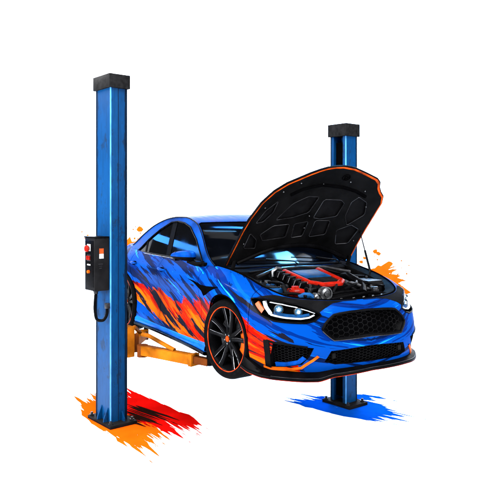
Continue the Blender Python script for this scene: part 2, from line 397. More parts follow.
# feature outlines on the nose (s,v), right-hand half
HL=[(1.185,.668),(1.08,.700),(.979,.722),(.84,.740),(.70,.735),(.60,.700),(.490,.628),(.475,.600),(.535,.548),(.62,.530),(.754,.528),(.90,.528),(1.04,.552),(1.135,.615)]
GRh=[(.47,.490),(.44,.530),(.352,.605),(.30,.618),(.187,.634),(0,.645)]; GRl=[(0,.428),(.218,.420),(.371,.416)]
GR=GRh+[(-a,b) for a,b in GRh[-2::-1]]+[(-a,b) for a,b in GRl[::-1]]+GRl[1:]
LWh=[(.455,.155),(.40,.282),(.063,.312)]; LWl=[(.048,.115),(.36,.118)]
LW=LWh+[(-a,b) for a,b in LWh[::-1]]+[(-a,b) for a,b in LWl[::-1]]+LWl
IN=[(.90,.352),(.757,.342),(.548,.322),(.585,.215),(.649,.120),(.803,.085),(.945,.072),(.93,.20)]
mir=lambda P:[(-a,b) for a,b in P]
# nose, fenders, doors, quarters
NB=1.176
nose=edge_line(-NB,NB,0,40)+edge_line(NB,-NB,VT,40)
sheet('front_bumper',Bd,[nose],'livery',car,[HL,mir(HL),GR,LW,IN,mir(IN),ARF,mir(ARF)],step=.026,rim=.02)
sF0,sF1=NB+GAP,2.175
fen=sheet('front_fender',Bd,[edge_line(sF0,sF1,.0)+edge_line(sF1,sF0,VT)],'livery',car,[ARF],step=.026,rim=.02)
sD=3.325; vb=.035
fd_poly=edge_line(sF1+GAP,sD,vb)+edge_line(sD,sF1+GAP,VT)
def bell(s0,v0): pass
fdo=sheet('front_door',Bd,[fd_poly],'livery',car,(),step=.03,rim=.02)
rd_end=[(3.95,vb),(4.02,.10),(4.06,.30),(4.12,.45),(4.22,.60),(4.27,.74),(4.28,VT)]
rd_poly=edge_line(sD+GAP,3.95,vb)[:-1]+rd_end+edge_line(4.28,sD+GAP,VT)[1:]
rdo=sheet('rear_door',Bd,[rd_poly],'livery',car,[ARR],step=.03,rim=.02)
TL=[(5.15,.60),(5.15,.74),(5.75,.76),(5.72,.62)]
sil=edge_line(sF1+GAP,3.95,-.0)
qt_poly=[(a+GAP*1.5,b) for a,b in rd_end]+edge_line(4.30,SMAX-.001,VT)[1:]+edge_line(SMAX-.001,3.95,0)
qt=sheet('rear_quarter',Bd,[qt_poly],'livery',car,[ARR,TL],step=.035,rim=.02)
tl=sheet('tail_light',Bd,[TL],'red',car,(),step=.03,dep=.004)
# dark carcass behind the panel gaps
sheet('inner_shell',Bd,[edge_line(-NB,SMAX-.001,0,60)+edge_line(SMAX-.001,-NB,.80,60)],'deep',car,[HL,mir(HL),GR,LW,IN,mir(IN),ARF,mir(ARF),ARR],step=.05,dep=.028,smoothn=False)
# sill: blue skirt with black blade
def sweep(prof,ss,fn=Bd):
    "profile (outward offset, z) swept along the plan outline"
    G=[]
    for o,z in prof:
        P=fn(ss,np.full(len(ss),.28)); Q=fn(ss,np.full(len(ss),.28),.1); n=(P-Q)/.1; n[:,2]=0
        E=P+n*np.reshape(o,(-1,1)); E[:,2]=z if np.isscalar(z) else z
        G.append(E)
    return np.array(G)
ss=np.linspace(2.0,4.03,40)
b=B(); b.grid(sweep([(-.06,.245),(-.005,.235),(.028,.20),(.034,.165),(.026,.15),(-.06,.15)],ss)); sk=b.build('side_skirt','skirt',car,60)
b=B(); b.grid(sweep([(-.05,.149),(.040,.149),(.046,.140),(.044,.118),(.02,.112),(-.05,.112)],ss)); b.build('skirt_blade','black',sk,30)
# ---- cabin
arch=ARCH
side_poly=[tuple(p) for p in arch[::2]]+[(-3.12,.97),(-.40,.93)]
DLO=[(-.72,1.004),(-.985,1.225),(-1.215,1.352),(-1.40,1.394),(-1.60,1.408),(-1.80,1.392),(-2.094,1.300),(-2.40,1.172),(-2.62,1.065),(-2.78,1.004)]
def lerp_dlo(x):
    U=[p for p in DLO]; xs=[-p[0] for p in U]; zs=[p[1] for p in U]; return float(np.interp(-x,xs,zs))
cs=sheet('cabin_side',Sd,[side_poly],'blue',car,[DLO],step=.035,rim=.012)
b=B(); b.tube(Sd(*dense(DLO,.03).T,-.003),.009,6,closed=True); wt=b.build('window_trim','black',cs)
b=B(); aa=arch[6:-8]; P=Sd(aa[:,0],aa[:,1],-.004); P[:,2]+=.004; b.tube(P,.0075,6); b.build('roof_gutter','black',cs)
b=B(); xb=np.linspace(-.64,-2.86,30); b.tube(Sd(xb,np.full(30,.990)+.004*np.linspace(0,1,30),-.012),.0055,6); b.build('belt_moulding','silver',cs)
def pane(name,x0,x1):
    "x0 front, x1 rear"
    top_=[(x,lerp_dlo(x)) for x in np.linspace(x0,x1,14)]
    poly=top_+[(x1,1.004),(x0,1.004)]
    poly=[p for i,p in enumerate(poly) if i==0 or np.hypot(p[0]-poly[i-1][0],p[1]-poly[i-1][1])>1e-4]
    return sheet(name,Sd,[poly],'glass',car,(),step=.04,dep=.008)
w1=pane('front_side_window',-.725,-1.635); w2=pane('rear_side_window',-1.745,-2.43); w3=pane('quarter_window',-2.465,-2.775)
for xa,xb_ in ((-1.628,-1.752),(-2.424,-2.472)):
    sheet('window_pillar',Sd,[[(xa,1.0),(xa,lerp_dlo(xa)+.01),(xb_,lerp_dlo(xb_)+.01),(xb_,1.0)]],'matte',cs,(),step=.04,dep=.002,rim=.01)
Tp=lambda t,a,dep=0.: top(t,a,dep)*np.array([1,-1,1.])
WS=[(-.985,.06),(-.985,.5),(-.975,.80)]+[(t,.755+.085*t*t) for t in np.linspace(-.93,.93,15)]+[(.975,.80),(.985,.5),(.985,.06)]+[(t,.003) for t in np.linspace(.95,-.95,15)]
RWp=[(-.86,2.12)]+[(t,2.08) for t in np.linspace(-.80,.80,9)]+[(.86,2.12),(.88,2.74)]+[(t,2.78) for t in np.linspace(.82,-.82,9)]+[(-.88,2.74)]
rf=sheet('roof',Tp,[edge_line(-1,1,0.,30)+[(1,a) for a in np.linspace(0.05,AMAX-.05,60)]+edge_line(1,-1,AMAX,30)+[(-1,a) for a in np.linspace(AMAX-.05,.05,60)]],'blue',car,[WS,RWp],step=.04,rim=.02)
ws=sheet('windshield',Tp,[WS],'glass',car,(),step=.05,dep=.006)
sheet('rear_window',Tp,[RWp],'glass',car,(),step=.06,dep=.006)
b=B(); W_=dense(WS,.04); b.tube(Tp(W_[:,0],W_[:,1],.003),.0065,6,closed=True); b.build('windshield_seal','deep',ws)
# boot lid and floor pan close the body
sb=np.linspace(4.55,SMAX-.002,30); A=Bd(sb,np.full(30,VT)); C_=A*np.array([1,-1,1]); G=[]
for k in np.linspace(0,1,13): g=A*(1-k)+C_*k; g[:,2]+=.05*math.sin(math.pi*k)**.7; G.append(g)
b=B(); b.grid(G); b.build('boot_lid','blue',car)
sb=np.linspace(0,SMAX-.002,120); A=Bd(sb,np.full(120,0.),.03); C_=A*np.array([1,-1,1]); G=[A*(1-k)+C_*k for k in np.linspace(0,1,5)]
b=B(); b.grid(G); b.build('floor_pan','deep',car)
# ---- door handles, mirrors, gills, fuel details
def handle(par,s0,v0):
    b=B(); P=Bd(np.linspace(s0-.085,s0+.085,9),np.linspace(v0-.004,v0+.006,9),-.0); n=Bd(s0,v0,-.03)[0]-Bd(s0,v0,0)[0]
    off=np.array([0,.6,.9,1,1,1,.9,.6,0])[:,None]*n[None]
    b.tube(P+off,[.008,.013,.015,.015,.015,.015,.015,.013,.008],8); h=b.build('door_handle','blue',par)
    cup=[(s0+.07*math.cos(a),v0-.004+.032*math.sin(a)) for a in np.linspace(0,2*math.pi,16,endpoint=False)]
    sheet('handle_recess',Bd,[cup],'deep',h,(),step=.02,dep=-.002)
handle(fdo,3.20,.625); handle(rdo,4.10,.625)
ve=[(2.44,.602),(2.30,.60),(2.10,.585),(1.96,.598),(1.70,.640),(1.86,.575),(1.98,.525),(2.06,.505),(2.10,.535),(2.28,.58)]
sheet('side_gill',Bd,[ve],'deep',fen,(),step=.03,dep=-.0035,rim=.01)
def mirror_part():
    b=B(); n=20
    for mi,(z0,z1) in enumerate(((-.12,1.),(-1.,-.12))):
        G=[]
        for a in np.linspace(-math.pi/2,math.pi/2,n):
            row=[]
            for f in np.linspace(math.asin(max(-1,z0)),math.asin(min(1,z1)),10):
                cx=math.cos(f)*math.cos(a); cy=math.cos(f)*math.sin(a); cz=math.sin(f)
                x=.11*abs(cx)**.9*(1 if cx>0 else -1); y=.125*abs(cy)**.7*(1 if cy>0 else -1); z=.066*abs(cz)**.85*(1 if cz>0 else -1)*(.78+.22*max(-1,min(1,y/.125)))
                row.append((-.80+x*(1-.25*abs(cy))+.25*(y),-.985+y-.0,1.072+z+.10*y*-.3))
            G.append(row)
        b.grid(G,mi)
    o=b.build('side_mirror',['blue','black'],car,50)
    b=B(); b.box((-.812,-.975,1.070),(.012,.20,.095),bev=.004); b.build('mirror_glass','glass',o)
    b=B(); b.tube([(-.77,-.95,1.02),(-.72,-.885,.995),(-.70,-.80,.985)],[.022,.028,.034],8); b.box((-.70,-.81,.985),(.14,.05,.04),bev=.01); b.build('mirror_arm','black',o)
    return o
mi_=mirror_part()
# ---- nose details
def ribbon(fn,line,w,d0,d1,b,mi=0):
    "flat strip along a (s,v) polyline, w wide, between depths d0 (out) and d1"
    L=dense(line,.03,False); t=np.gradient(L,axis=0); t/=np.linalg.norm(t,axis=1)[:,None]; n=np.stack([-t[:,1],t[:,0]],1)
    w=np.broadcast_to(np.asarray(w,float),(len(L),))[:,None]
    a=L+n*w/2; c=L-n*w/2
    b.grid([fn(a[:,0],a[:,1],d1),fn(a[:,0],a[:,1],d0),fn(c[:,0],c[:,1],d0),fn(c[:,0],c[:,1],d1)],mi)
def hexmesh(fn,poly,cell,dep,r,b,sq=1.):
    P=np.array(poly); lo,hi=P.min(0),P.max(0); h=cell*math.sqrt(3)/2; seen=set()
    for i in range(int((hi[0]-lo[0])/(cell*.75))+2):
        for j in range(int((hi[1]-lo[1])/(h*sq))+2):
            cx=lo[0]+i*cell*.75; cy=lo[1]+(j+.5*(i%2))*h*sq
            pts=[(cx+cell/2*math.cos(k*math.pi/3),cy+cell/2*sq*math.sin(k*math.pi/3)) for k in range(6)]
            for k in range(6):
                a,c=pts[k],pts[(k+1)%6]; key=tuple(sorted([(round(a[0],3),round(a[1],3)),(round(c[0],3),round(c[1],3))]))
                if key in seen: continue
                seen.add(key)
                m=np.array([((a[0]+c[0])/2,(a[1]+c[1])/2)])
                if not inside(poly,m)[0]: continue
                q=fn(np.array([a[0],c[0]]),np.array([a[1],c[1]]),dep); b.tube(q,r,4,cap=False)
def opening(name,poly,fn,depth,par,wall='black',back='deep',mesh=None):
    Pd=dense(poly,.03); n=len(Pd); idx=np.append(np.arange(n),0); Pc=Pd[idx]
    cen=Pd.mean(0); In=cen+(Pc-cen)*.90
    b=B(); b.grid([fn(Pc[:,0],Pc[:,1],-.002),fn(In[:,0],In[:,1],depth)]); 
    o=b.build(name,wall,par,40,fix=True)
    sheet('duct_back',fn,[cen+(Pd-cen)*.93],back,o,(),step=.04,dep=depth-.004,smoothn=False)
    if mesh:
        cell,d,r,sq=mesh; b=B(); hexmesh(fn,[tuple(p) for p in cen+(Pd-cen)*.965],cell,d,r,b,sq); b.build('mesh_insert','charcoal',o)
    return o
gr=opening('grille',GR,Bd,.07,car,mesh=(.070,.034,.0021,.62))
b=B(); b.tube(Bd(*dense(GR,.03).T,.0),.011,6,closed=True); b.build('grille_frame','black',gr)
lowedge=[(.47,.490),(.371,.416),(.218,.420),(0,.428),(-.218,.420),(-.371,.416),(-.47,.49)]
b=B(); L=dense([(a,v_-.012) for a,v_ in lowedge],.03,False); b.tube(Bd(L[:,0],L[:,1],-.006),.003,6); b.build('grille_chrome','iron',gr)
lo_=opening('lower_grille',LW,Bd,.06,car,mesh=(.050,.030,.0022,.8))
for y in (-.36,.36): b=B(); b.box((.945,y,.315),(.02,.035,.045),bev=.004); b.build('tow_hook_cover','charcoal',lo_)
ai=opening('air_intake',IN,Bd,.09,car,mesh=(.045,.040,.0022,.8))
b=B(); ribbon(Bd,[(.965,.365),(.90,.356),(.757,.350),(.60,.332)],.020,-.008,.01,b); ribbon(Bd,[(.965,.37),(.955,.22),(.97,.055)],.055,-.010,.01,b); b.build('intake_frame','black',ai)
b=B(); ribbon(Bd,[(1.02,.062),(.95,.048),(.80,.058),(.655,.085),(.61,.125),(.555,.175),(.51,.225)],[.034]*0 or .024,-.010,.01,b); b.build('intake_trim','orange',ai)
b=B(); ribbon(Bd,[(.90,.100),(.80,.105),(.68,.140),(.625,.20)],.045,.014,.035,b); b.build('intake_lip','blue',ai)
# headlight
def headlight():
    Pd=dense(HL,.025); cen=Pd.mean(0)
    o=opening('headlight',HL,Bd,.055,car,wall='deep',back='deep')
    b=B(); ribbon(Bd,[(.93,.590),(.80,.582),(.66,.585),(.58,.605)],.028,.030,.045,b); b.build('lamp_glow_strip','cyan',o)  # blue strip put in as the glow inside the lamp
    b=B(); P=Bd(Pd[:,0],Pd[:,1],.0); b.tube(P,.0075,6,closed=True); b.build('headlight_bezel','black',o)
    b=B(); ribbon(Bd,[(1.05,.675),(1.015,.625),(.945,.570),(.80,.562),(.66,.562),(.585,.575),(.535,.602)],np.interp(np.linspace(0,1,1),[0,1],[.011,.011])[0],.012,.04,b); ribbon(Bd,[(1.05,.680),(1.018,.630),(.955,.578)],.020,.010,.04,b); ribbon(Bd,[(.985,.690),(.86,.704),(.72,.692),(.60,.655),(.53,.622)],.008,.014,.035,b); b.build('running_light','led',o)
    b=B(); ribbon(Bd,[(1.120,.645),(1.085,.615),(1.035,.585)],.045,.012,.03,b); b.build('side_marker','amber',o)
    for s0,v0,r in ((.885,.632,.034),(.690,.630,.030)):
        c=Bd(s0,v0,.040)[0]; n=Bd(s0,v0,0)[0]-Bd(s0,v0,.1)[0]; n/=np.linalg.norm(n); n=(n+np.array([.75,0,-.0])); n/=np.linalg.norm(n)
        q=Vector((0,0,1)).rotation_difference(Vector(n)).to_matrix()
        b=B(); b.lathe([(r*1.22,-.02),(r*1.25,.012),(r*1.12,.020),(r*1.0,.004),(r*.98,-.02)],(0,0,0),'z',28); b.v=[tuple(q@Vector(p)+Vector(c)) for p in b.v]; pr=b.build('projector','steel',o)
        b=B(); b.lathe([(r*k,.022*math.sqrt(max(0,1-k*k))-.004) for k in np.linspace(0.001,1,8)],(0,0,0),'z',28); b.v=[tuple(q@Vector(p)+Vector(c)) for p in b.v]; b.build('projector_lens','lens',pr)
        b=B(); b.lathe([(r*.42*k,.0225-.0*k) for k in (.001,.5,1)]+[(r*.42,.018)],(0,0,0),'z',20); b.v=[tuple(q@Vector(p)+Vector(c)) for p in b.v]; b.build('lamp_core','core',pr)
    return o
hl=headlight()
# splitter
spf=lambda s,v,dep=0.: Bd(s,v,dep)
s_=np.linspace(-1.24,1.24,90); u=np.abs(s_)
rise=np.interp(s_,[-1.24,-1.1,-.9,-.6,-.4,0,.38,.50,.62,1.0,1.15,1.24],[.10,.065,.055,.048,.055,.055,.034,.004,.0,.004,.020,.05]); ext=np.interp(s_,[-1.24,-1.0,-.75,-.52,-.42,0,.42,.52,.75,1.0,1.24],[-.04,-.032,-.024,-.014,-.016,-.020,-.012,.006,.0,.002,-.008])
b=B(); b.grid(sweep([(-.075,.190+rise),(.000+ext,.152+rise),(.024+ext,.143+rise),(.038+ext,.136+rise),(.040+ext,.130+rise),(.040+ext,.116+rise),(.03+ext,.110+rise),(-.12,.113+rise)],s_)); sp_=b.build('front_splitter','lip',car,12)
b=B(); P=sweep([(.039+ext,.114+rise)],s_)[0]; b.tube(P,.0038,5); b.build('splitter_pinstripe','pin',sp_)
b=B(); P=sweep([(.034+ext,.140+rise)],s_)[0]; b.tube(P[12:-12],.0024,5); b.build('splitter_highlight','iron',sp_)  # thin light line drawn as the highlight on the lip
for sg in (1,-1):
    b=B(); sw=np.linspace(1.00,1.22,12)*sg; zt=np.linspace(.0,.105,12); b.grid(sweep([(-.03,.160+zt),(.004,.158+zt*.95),(.016,.155+zt*.5),(.022,.150),(-.03,.148)],sw)); b.build('splitter_winglet','lip',sp_,20)
# black shelf between the lamp tops and the bay edge
for sg in (1,-1):
    tp=[(1.13,.70),(1.08,.713),(.979,.735),(.84,.752),(.70,.748),(.60,.713),(.49,.64),(.43,.70),(.33,.775),(.20,.812),(.04,.822),(.04,.838),(.60,.838),(.85,.835),(.98,.80)]
    sheet('lamp_shelf',Bd,[[(a*sg,c) for a,c in tp]],'matte',car,(),step=.03,dep=-.003,rim=.008)
# ---- wheels
def wheel(xc,name='wheel'):
    yo=-.935; RT=.370; RR=.299
    prof=[(RR-.012,.03),(RR,.012),(RR+.006,.004),(RT-.030,-.006),(RT-.012,.006),(RT-.003,.028)]
    for k in range(4): y0=.045+k*.040; prof+=[(RT,y0),(RT,y0+.030),(RT-.008,y0+.032),(RT-.008,y0+.038)]
    prof+=[(RT-.003,.207),(RT-.02,.232),(RR,.24),(RR-.02,.20)]
    b=B(); b.lathe([(RR-.003,.016),(RR-.012,.022),(RR-.02,.045),(.262,.10),(.262,.22)],(0,0,0),'y',64)
    w=b.build(name,'black',car,40); w.location=(xc,yo+(.022 if xc>-1 else 0),WZ)
    b=B(); b.lathe(prof,(0,0,0),'y',72); b.build('tyre','rubber',w,35)
    b=B(); b.lathe([(RR-.001,.012),(RR+.001,.008),(RR-.0045,.008),(RR-.006,.013)],(0,0,0),'y',72); b.build('rim_stripe','rimred',w)
    for k in range(5):
        th=2*math.pi*k/5+.30
        for sd in (-1,1):
            b=B()
            a0=th+sd*.30; a1=th+sd*.235
            p0=np.array([.050*math.cos(a0),.050*math.sin(a0)]); p1=np.array([.290*math.cos(a1),.302*math.sin(a1)])
            d=p1-p0; d/=np.linalg.norm(d); n=np.array([-d[1],d[0]]); sec=[]
            for f,wd,y0,dp in ((0,.026,.040,.03),(.3,.020,.046,.04),(.7,.018,.036,.04),(1,.026,.020,.05)):
                c=p0+(p1-p0)*f; l=c+n*wd; r=c-n*wd
                sec.append([(l[0],y0+.010,l[1]),(c[0]+n[0]*wd*.5,y0,c[1]+n[1]*wd*.5),(c[0]-n[0]*wd*.5,y0,c[1]-n[1]*wd*.5),(r[0],y0+.010,r[1]),(r[0],y0+dp,r[1]),(l[0],y0+dp,l[1]),(l[0],y0+.010,l[1])])
            b.grid(sec)
            m=[((p0+(p1-p0)*f+n*wd*.9*(-sd))[0],y0+.004,(p0+(p1-p0)*f+n*wd*.9*(-sd))[1]) for f,wd,y0 in ((.22,.021,.0455),(.5,.019,.041),(.7,.018,.036),(.98,.0255,.021))]
            b.tube(m,[.0004,.0011,.0015,.0018],5,1)  # silver line laid along one side as the spoke's highlight
            b.build('spoke',['black','silver'],w,30)
    b=B(); b.lathe([(.001,.036),(.050,.036),(.064,.046),(.064,.075)],(0,0,0),'y',32); b.build('hub','black',w,30)
    b=B(); b.lathe([(.001,.026),(.022,.026),(.028,.031),(.028,.038)],(0,0,0),'y',24); b.build('centre_cap','trim',w)
    for k in range(5):
        a=2*math.pi*k/5+.3+.63; b=B(); b.lathe([(.001,.030),(.008,.030),(.009,.045)],(.044*math.cos(a),0,.044*math.sin(a)),'y',8); b.build('lug_nut','steel',w)
    b=B(); b.lathe([(.05,.105),(.205,.105),(.205,.13),(.05,.13)],(0,0,0),'y',48); b.build('brake_disc','iron',w)
    b=B(); b.lathe([(.001,.185),(.262,.185),(.264,.20)],(0,0,0),'y',40); b.build('dust_shield','deep',w)
    b=B(); G=[]
    for r,y in ((.15,.085),(.225,.085),(.232,.10),(.225,.15),(.15,.15),(.15,.085)):
        G.append([(r*math.cos(a),y,r*math.sin(a)) for a in np.linspace(-.62,.42,12)])
    b.grid(G); b.build('brake_caliper','orange',w,40)
    return w
wf=wheel(0.); wr=wheel(XR); wf.rotation_euler=(0,0,R(8))
def liner(xc):
    p=arch_pts(xc,30); b=B(); a=np.linspace(-.5,math.pi+.5,40)
    O=Bd(*arch_pts(xc,40).T,.012)
    I=O.copy(); I[:,1]=-.58
    b.grid([O,I]); 
    b.add([tuple(q) for q in I]+[(xc,-.58,WZ)],[(i,i+1,40) for i in range(39)])
    b.tube(Bd(*arch_pts(xc,50).T,.002),.0075,6)
    return b.build('wheel_liner','deep',car,40)
lf=liner(0.); lr=liner(XR)
for o in (fen,fdo,rdo,qt,tl,cs,w1,w2,w3,mi_,ai,hl,wf,wr,lf,lr,sk): mirror(o)
# ------------------------------------------------------------------ engine bay (x forward, y left, right wing is y<0)
sL=np.concatenate([np.linspace(-2.13,-.3,40),np.linspace(-.26,.26,9),np.linspace(.3,2.13,40)])
E0=Bd(sL,np.full(len(sL),VT)); E1=Bd(sL,np.full(len(sL),VT),.035); E1[:,2]-=.004; E2=Bd(sL,np.full(len(sL),VT),np.interp(np.abs(sL),[0,.6,.9,1.3,2.2],[.16,.15,.10,.09,.09])); E2[:,2]-=.022
E3=E2.copy(); E3[:,2]=.52
E0=E0+np.array([0,0,.001])
b=B(); b.grid([E0,E1,E2,E3]); bay=b.build('engine_bay','matte',car,35)
b=B(); A=E3[:len(sL)//2]; C_=E3[::-1][:len(sL)//2]; b.grid([A*(1-k)+C_*k for k in np.linspace(0,1,5)]); b.build('bay_floor','deep',bay)
b=B(); P=Bd(sL,np.full(len(sL),VT),.012); P[:,2]+=.004; b.tube(P,.008,6); b.build('bay_seal','deep',bay)
# cowl: from the windscreen foot down to the bulkhead
t=np.linspace(-1,1,31); W0=Tp(t,np.full(31,.03)); W0[:,2]-=.004
xe=-.22-.10*np.abs(t)**2; W1=np.stack([xe-.10+.18*(1-t*t),-t*.80,.975-.015*np.abs(t)],1); W2=np.stack([xe+.02+.12*(1-t*t),-t*.78,.935-.0*t],1); W3=W2.copy(); W3[:,2]=.5
b=B(); b.grid([W0,W1,W2,W3]); cw=b.build('cowl_panel','matte',car,30)
b=B()
for k in range(6):
    b=B(); f=.12+.14*k; Q=W0*(1-f)+W1*f; Q[:,2]+=.006; b.tube(Q[3:-3],.0045,5); b.build('cowl_rib','charcoal',cw)
for y0,y1 in ((.62,.0),(-.02,-.60)):
    b=B(); q=Tp(np.linspace(-y0/.80,-y1/.80,9),np.linspace(.05,.13,9),-.015); b.tube(q,[.007]*9,6); b.tube([q[0]+np.array([.06,0,-.02]),q[0],q[4]+np.array([0,0,.012])],.008,6); b.build('wiper','black',cw)
# strut towers and brace
for sg in (1,-1):
    b=B(); b.lathe([(.13,-.25),(.12,-.02),(.10,0),(.04,.004),(.035,.025),(.001,.028)],(-.02,sg*.56,.845),'z',28); st=b.build('strut_tower','charcoal',bay,30)
    b=B()
    for a in np.linspace(0,2*math.pi,4)[:3]: b=B(); b.lathe([(.012,0),(.012,.018),(.001,.02)],(-.02+.075*math.cos(a),sg*.56+.075*math.sin(a),.845),'z',8); b.build('strut_nut','steel',st)
b=B(); b.tube([(-.02,.56,.90),(-.12,.30,.955),(-.14,0,.965),(-.12,-.30,.955),(-.02,-.56,.90)],.016,8); b.build('strut_brace','iron',bay)
# engine with its ribbed red and black cover
eng=B(); eng.box((.22,0,.66),(.62,.62,.26),bev=.03).box((.22,0,.56),(.72,.50,.2),bev=.03).build('engine','matte',car); eng=car.children[-1]
CR=Matrix.Rotation(R(10),3,'Y'); C0=Vector((.22,-.03,.865))
def cp(x,y,z): return tuple(CR@Vector((x,y,z))+C0)
def cbox(b,x,y,z,dx,dy,dz,mi=0,bev=.008,tp=1.): b.box(cp(x,y,z),(dx,dy,dz),CR,mi,bev,tp)
b=B(); cbox(b,0,0,-.02,.60,.60,.09,0,.03,.94); cov=b.build('engine_cover','black',eng)
def uframe(o,wd):
    x0,x1,y0=-.27,.24,.20; c=.09
    out=[(x0,-y0),(x1-c,-y0*.92),(x1,-y0*.92+c),(x1,y0*.92-c),(x1-c,y0*.92),(x0,y0)]
    return out
b=B(); path=dense(uframe(0,0),.02,False); tg=np.gradient(path,axis=0); tg/=np.linalg.norm(tg,axis=1)[:,None]; nn=np.stack([-tg[:,1],tg[:,0]],1)
rows=[]
for off,h in ((-.034,.02),(-.030,.040),(-.012,.050),(.012,.050),(.030,.040),(.034,.02)):
    q=path+nn*off; rows.append([cp(x,y,h) for x,y in q])
b.grid(rows); b.build('cover_frame','red',cov,40)
b=B(); cbox(b,-.10,0,.035,.26,.30,.022,0,.008); b.build('cover_plate','cyan',cov)
b=B()
for k in range(6): b=B(); cbox(b,.055+.022*k,0,.036,.010,.27,.02,0,.003); b.build('cover_louvre','charcoal',cov)
b=B(); 
for k in range(5): b=B(); cbox(b,-.20+.095*k,-.285,.022,.050,.10,.06,0,.012,.8); b.build('intake_runner','black',eng)
b=B()
for k in range(5): b=B(); b.tube([cp(-.172+.095*k,-.335,.0),cp(-.172+.095*k,-.32,.048),cp(-.172+.095*k,-.245,.058)],.0045,5); b.build('runner_rib','iron',eng)
b=B(); b.tube([cp(-.26,-.335,-.02),cp(-.285,-.33,.03),cp(-.29,-.28,.06),cp(-.27,-.235,.055)],.016,8); b.build('silver_pipe','steel',eng)
b=B(); 
for (x,y,z,r) in ((.60,-.20,.79,.062),(.615,-.31,.765,.040)):
    b=B(); b.lathe([(.001,.03),(r*.35,.03),(r*.4,.018),(r*.8,.014),(r*.85,.026),(r,.026),(r,-.03)],(x,y,z),'x',28); b.build('drive_pulley','steel',eng)
b=B(); b.box((.46,-.425,.80),(.13,.12,.07),bev=.018).lathe([(.035,0),(.033,.022),(.001,.024)],(.46,-.43,.835),'z',16); b.build('coolant_cap','red',eng)
b=B(); b.box((.28,-.57,.785),(.20,.13,.10),bev=.015); fb=b.build('fuse_box','cyan',bay)
b=B(); b.box((.28,-.57,.838),(.15,.09,.012),bev=.004); b.build('fuse_lid','charcoal',fb)
b=B(); b.box((.07,-.47,.80),(.11,.09,.08),bev=.015); b.build('relay_box','cyan',bay)
b=B(); b.tube([(.58,-.47,.77),(.60,-.42,.79),(.60,-.37,.785),(.62,-.34,.76)],.026,10); b.build('coolant_hose','cyan',eng)
b=B(); b.lathe([(.045,-.08),(.045,0),(.032,.012),(.030,.03),(.001,.032)],(-.05,-.42,.83),'z',18); b.build('fluid_reservoir','silver',bay)
b=B(); b.box((.30,.53,.76),(.26,.20,.16),bev=.015); bt=b.build('battery','charcoal',bay)
b=B(); b.box((.30,.53,.846),(.24,.18,.014),bev=.004); b.tube([(.21,.47,.85),(.21,.47,.875)],.012,8); b.tube([(.21,.59,.85),(.21,.59,.875)],.012,8); b.build('battery_lid','iron',bt)
b=B(); b.box((-.02,.43,.80),(.20,.16,.12),bev=.02); b.build('air_filter_box','charcoal',bay)
b=B(); b.tube([(.02,.43,.86),(.15,.40,.88),(.30,.36,.86),(.42,.36,.83),(.52,.30,.80),(.62,.22,.77)],.038,12); b.build('intake_hose','black',bay)
hs=[[(.55,.45,.78),(.60,.20,.80),(.62,-.05,.79),(.60,-.15,.78)],[(.66,.55,.74),(.62,.35,.77),(.66,.10,.77),(.70,-.20,.75)],[(-.12,-.62,.86),(.05,-.60,.86),(.22,-.66,.83),(.40,-.62,.80)],[(.45,-.60,.79),(.55,-.48,.80),(.63,-.42,.78)],[(-.10,-.30,.93),(-.02,-.42,.90),(.12,-.40,.86),(.22,-.45,.84)],[(-.15,.25,.95),(-.05,.40,.90),(.10,.52,.87),(.14,.66,.86)],[(.45,.62,.80),(.52,.50,.82),(.50,.38,.84),(.40,.33,.87)],[(.62,.0,.82),(.58,.14,.85),(.52,.22,.86),(.44,.28,.86)],[(-.18,-.55,.93),(-.15,-.35,.95),(-.16,-.1,.96),(-.13,.2,.955)],[(.10,-.50,.86),(.2,-.46,.865),(.34,-.47,.85),(.4,-.5,.83)]]
b=B()
for i,h in enumerate(hs): b=B(); b.tube(crom(h,6),.014 if i%2 else .010,7); b.build('bay_hose','black',bay)
b=B()
for i in range(14):
    p=np.array([rng.uniform(-.1,.52),rng.choice([-1,1])*rng.uniform(.34,.50),.79]); q=p+np.clip(rng.normal(0,.07,3),-.1,.1)*np.array([1,1,.25]); m=(p+q)/2+np.array([0,0,.05]); b=B(); b.tube(crom([p,m,q],6),.005,5); b.build('wire','charcoal',bay)
b=B()
for i in range(16):
    b=B(); x=rng.uniform(-.05,.64); y=rng.choice([-1,1])*rng.uniform(.36,.64-.28*max(0,x-.2)/.44); b.box((x,y,rng.uniform(.76,.82)),tuple(rng.uniform(.02,.07,3)),Matrix.Rotation(rng.uniform(0,3),3,'Z'),0,.004); b.build('bracket','iron',bay)
for i in range(18):
    x=rng.uniform(-.05,.50); y=rng.choice([-1,1])*rng.uniform(.36,.54); z=rng.uniform(.80,.845); r=rng.uniform(.010,.024)
    b=B(); b.lathe([(r,-.05),(r,0),(r*.7,.003),(r*.6,.012),(.001,.014)],(x,y,z),'z',12); b.build('sensor_plug',['steel','iron','charcoal','iron'][i%4],bay)
for i in range(10):
    y=rng.uniform(-.45,.45); x=.60-.5*y*y; b=B(); p=np.array([x-.22,y,.80]); b.tube(crom([p,p+[.08,rng.uniform(-.06,.06),.05],p+[.2,rng.uniform(-.1,.1),-.01]],6),rng.uniform(.008,.016),7); b.build('coolant_pipe',['black','iron','charcoal'][i%3],bay)
b=B()
for y in np.linspace(-.5,.5,9): b=B(); b.lathe([(.011,0),(.011,.01),(.001,.012)],(.76-.10*abs(y)-.20*y*y,y,.752),'z',8); b.build('radiator_bolt','steel',bay)
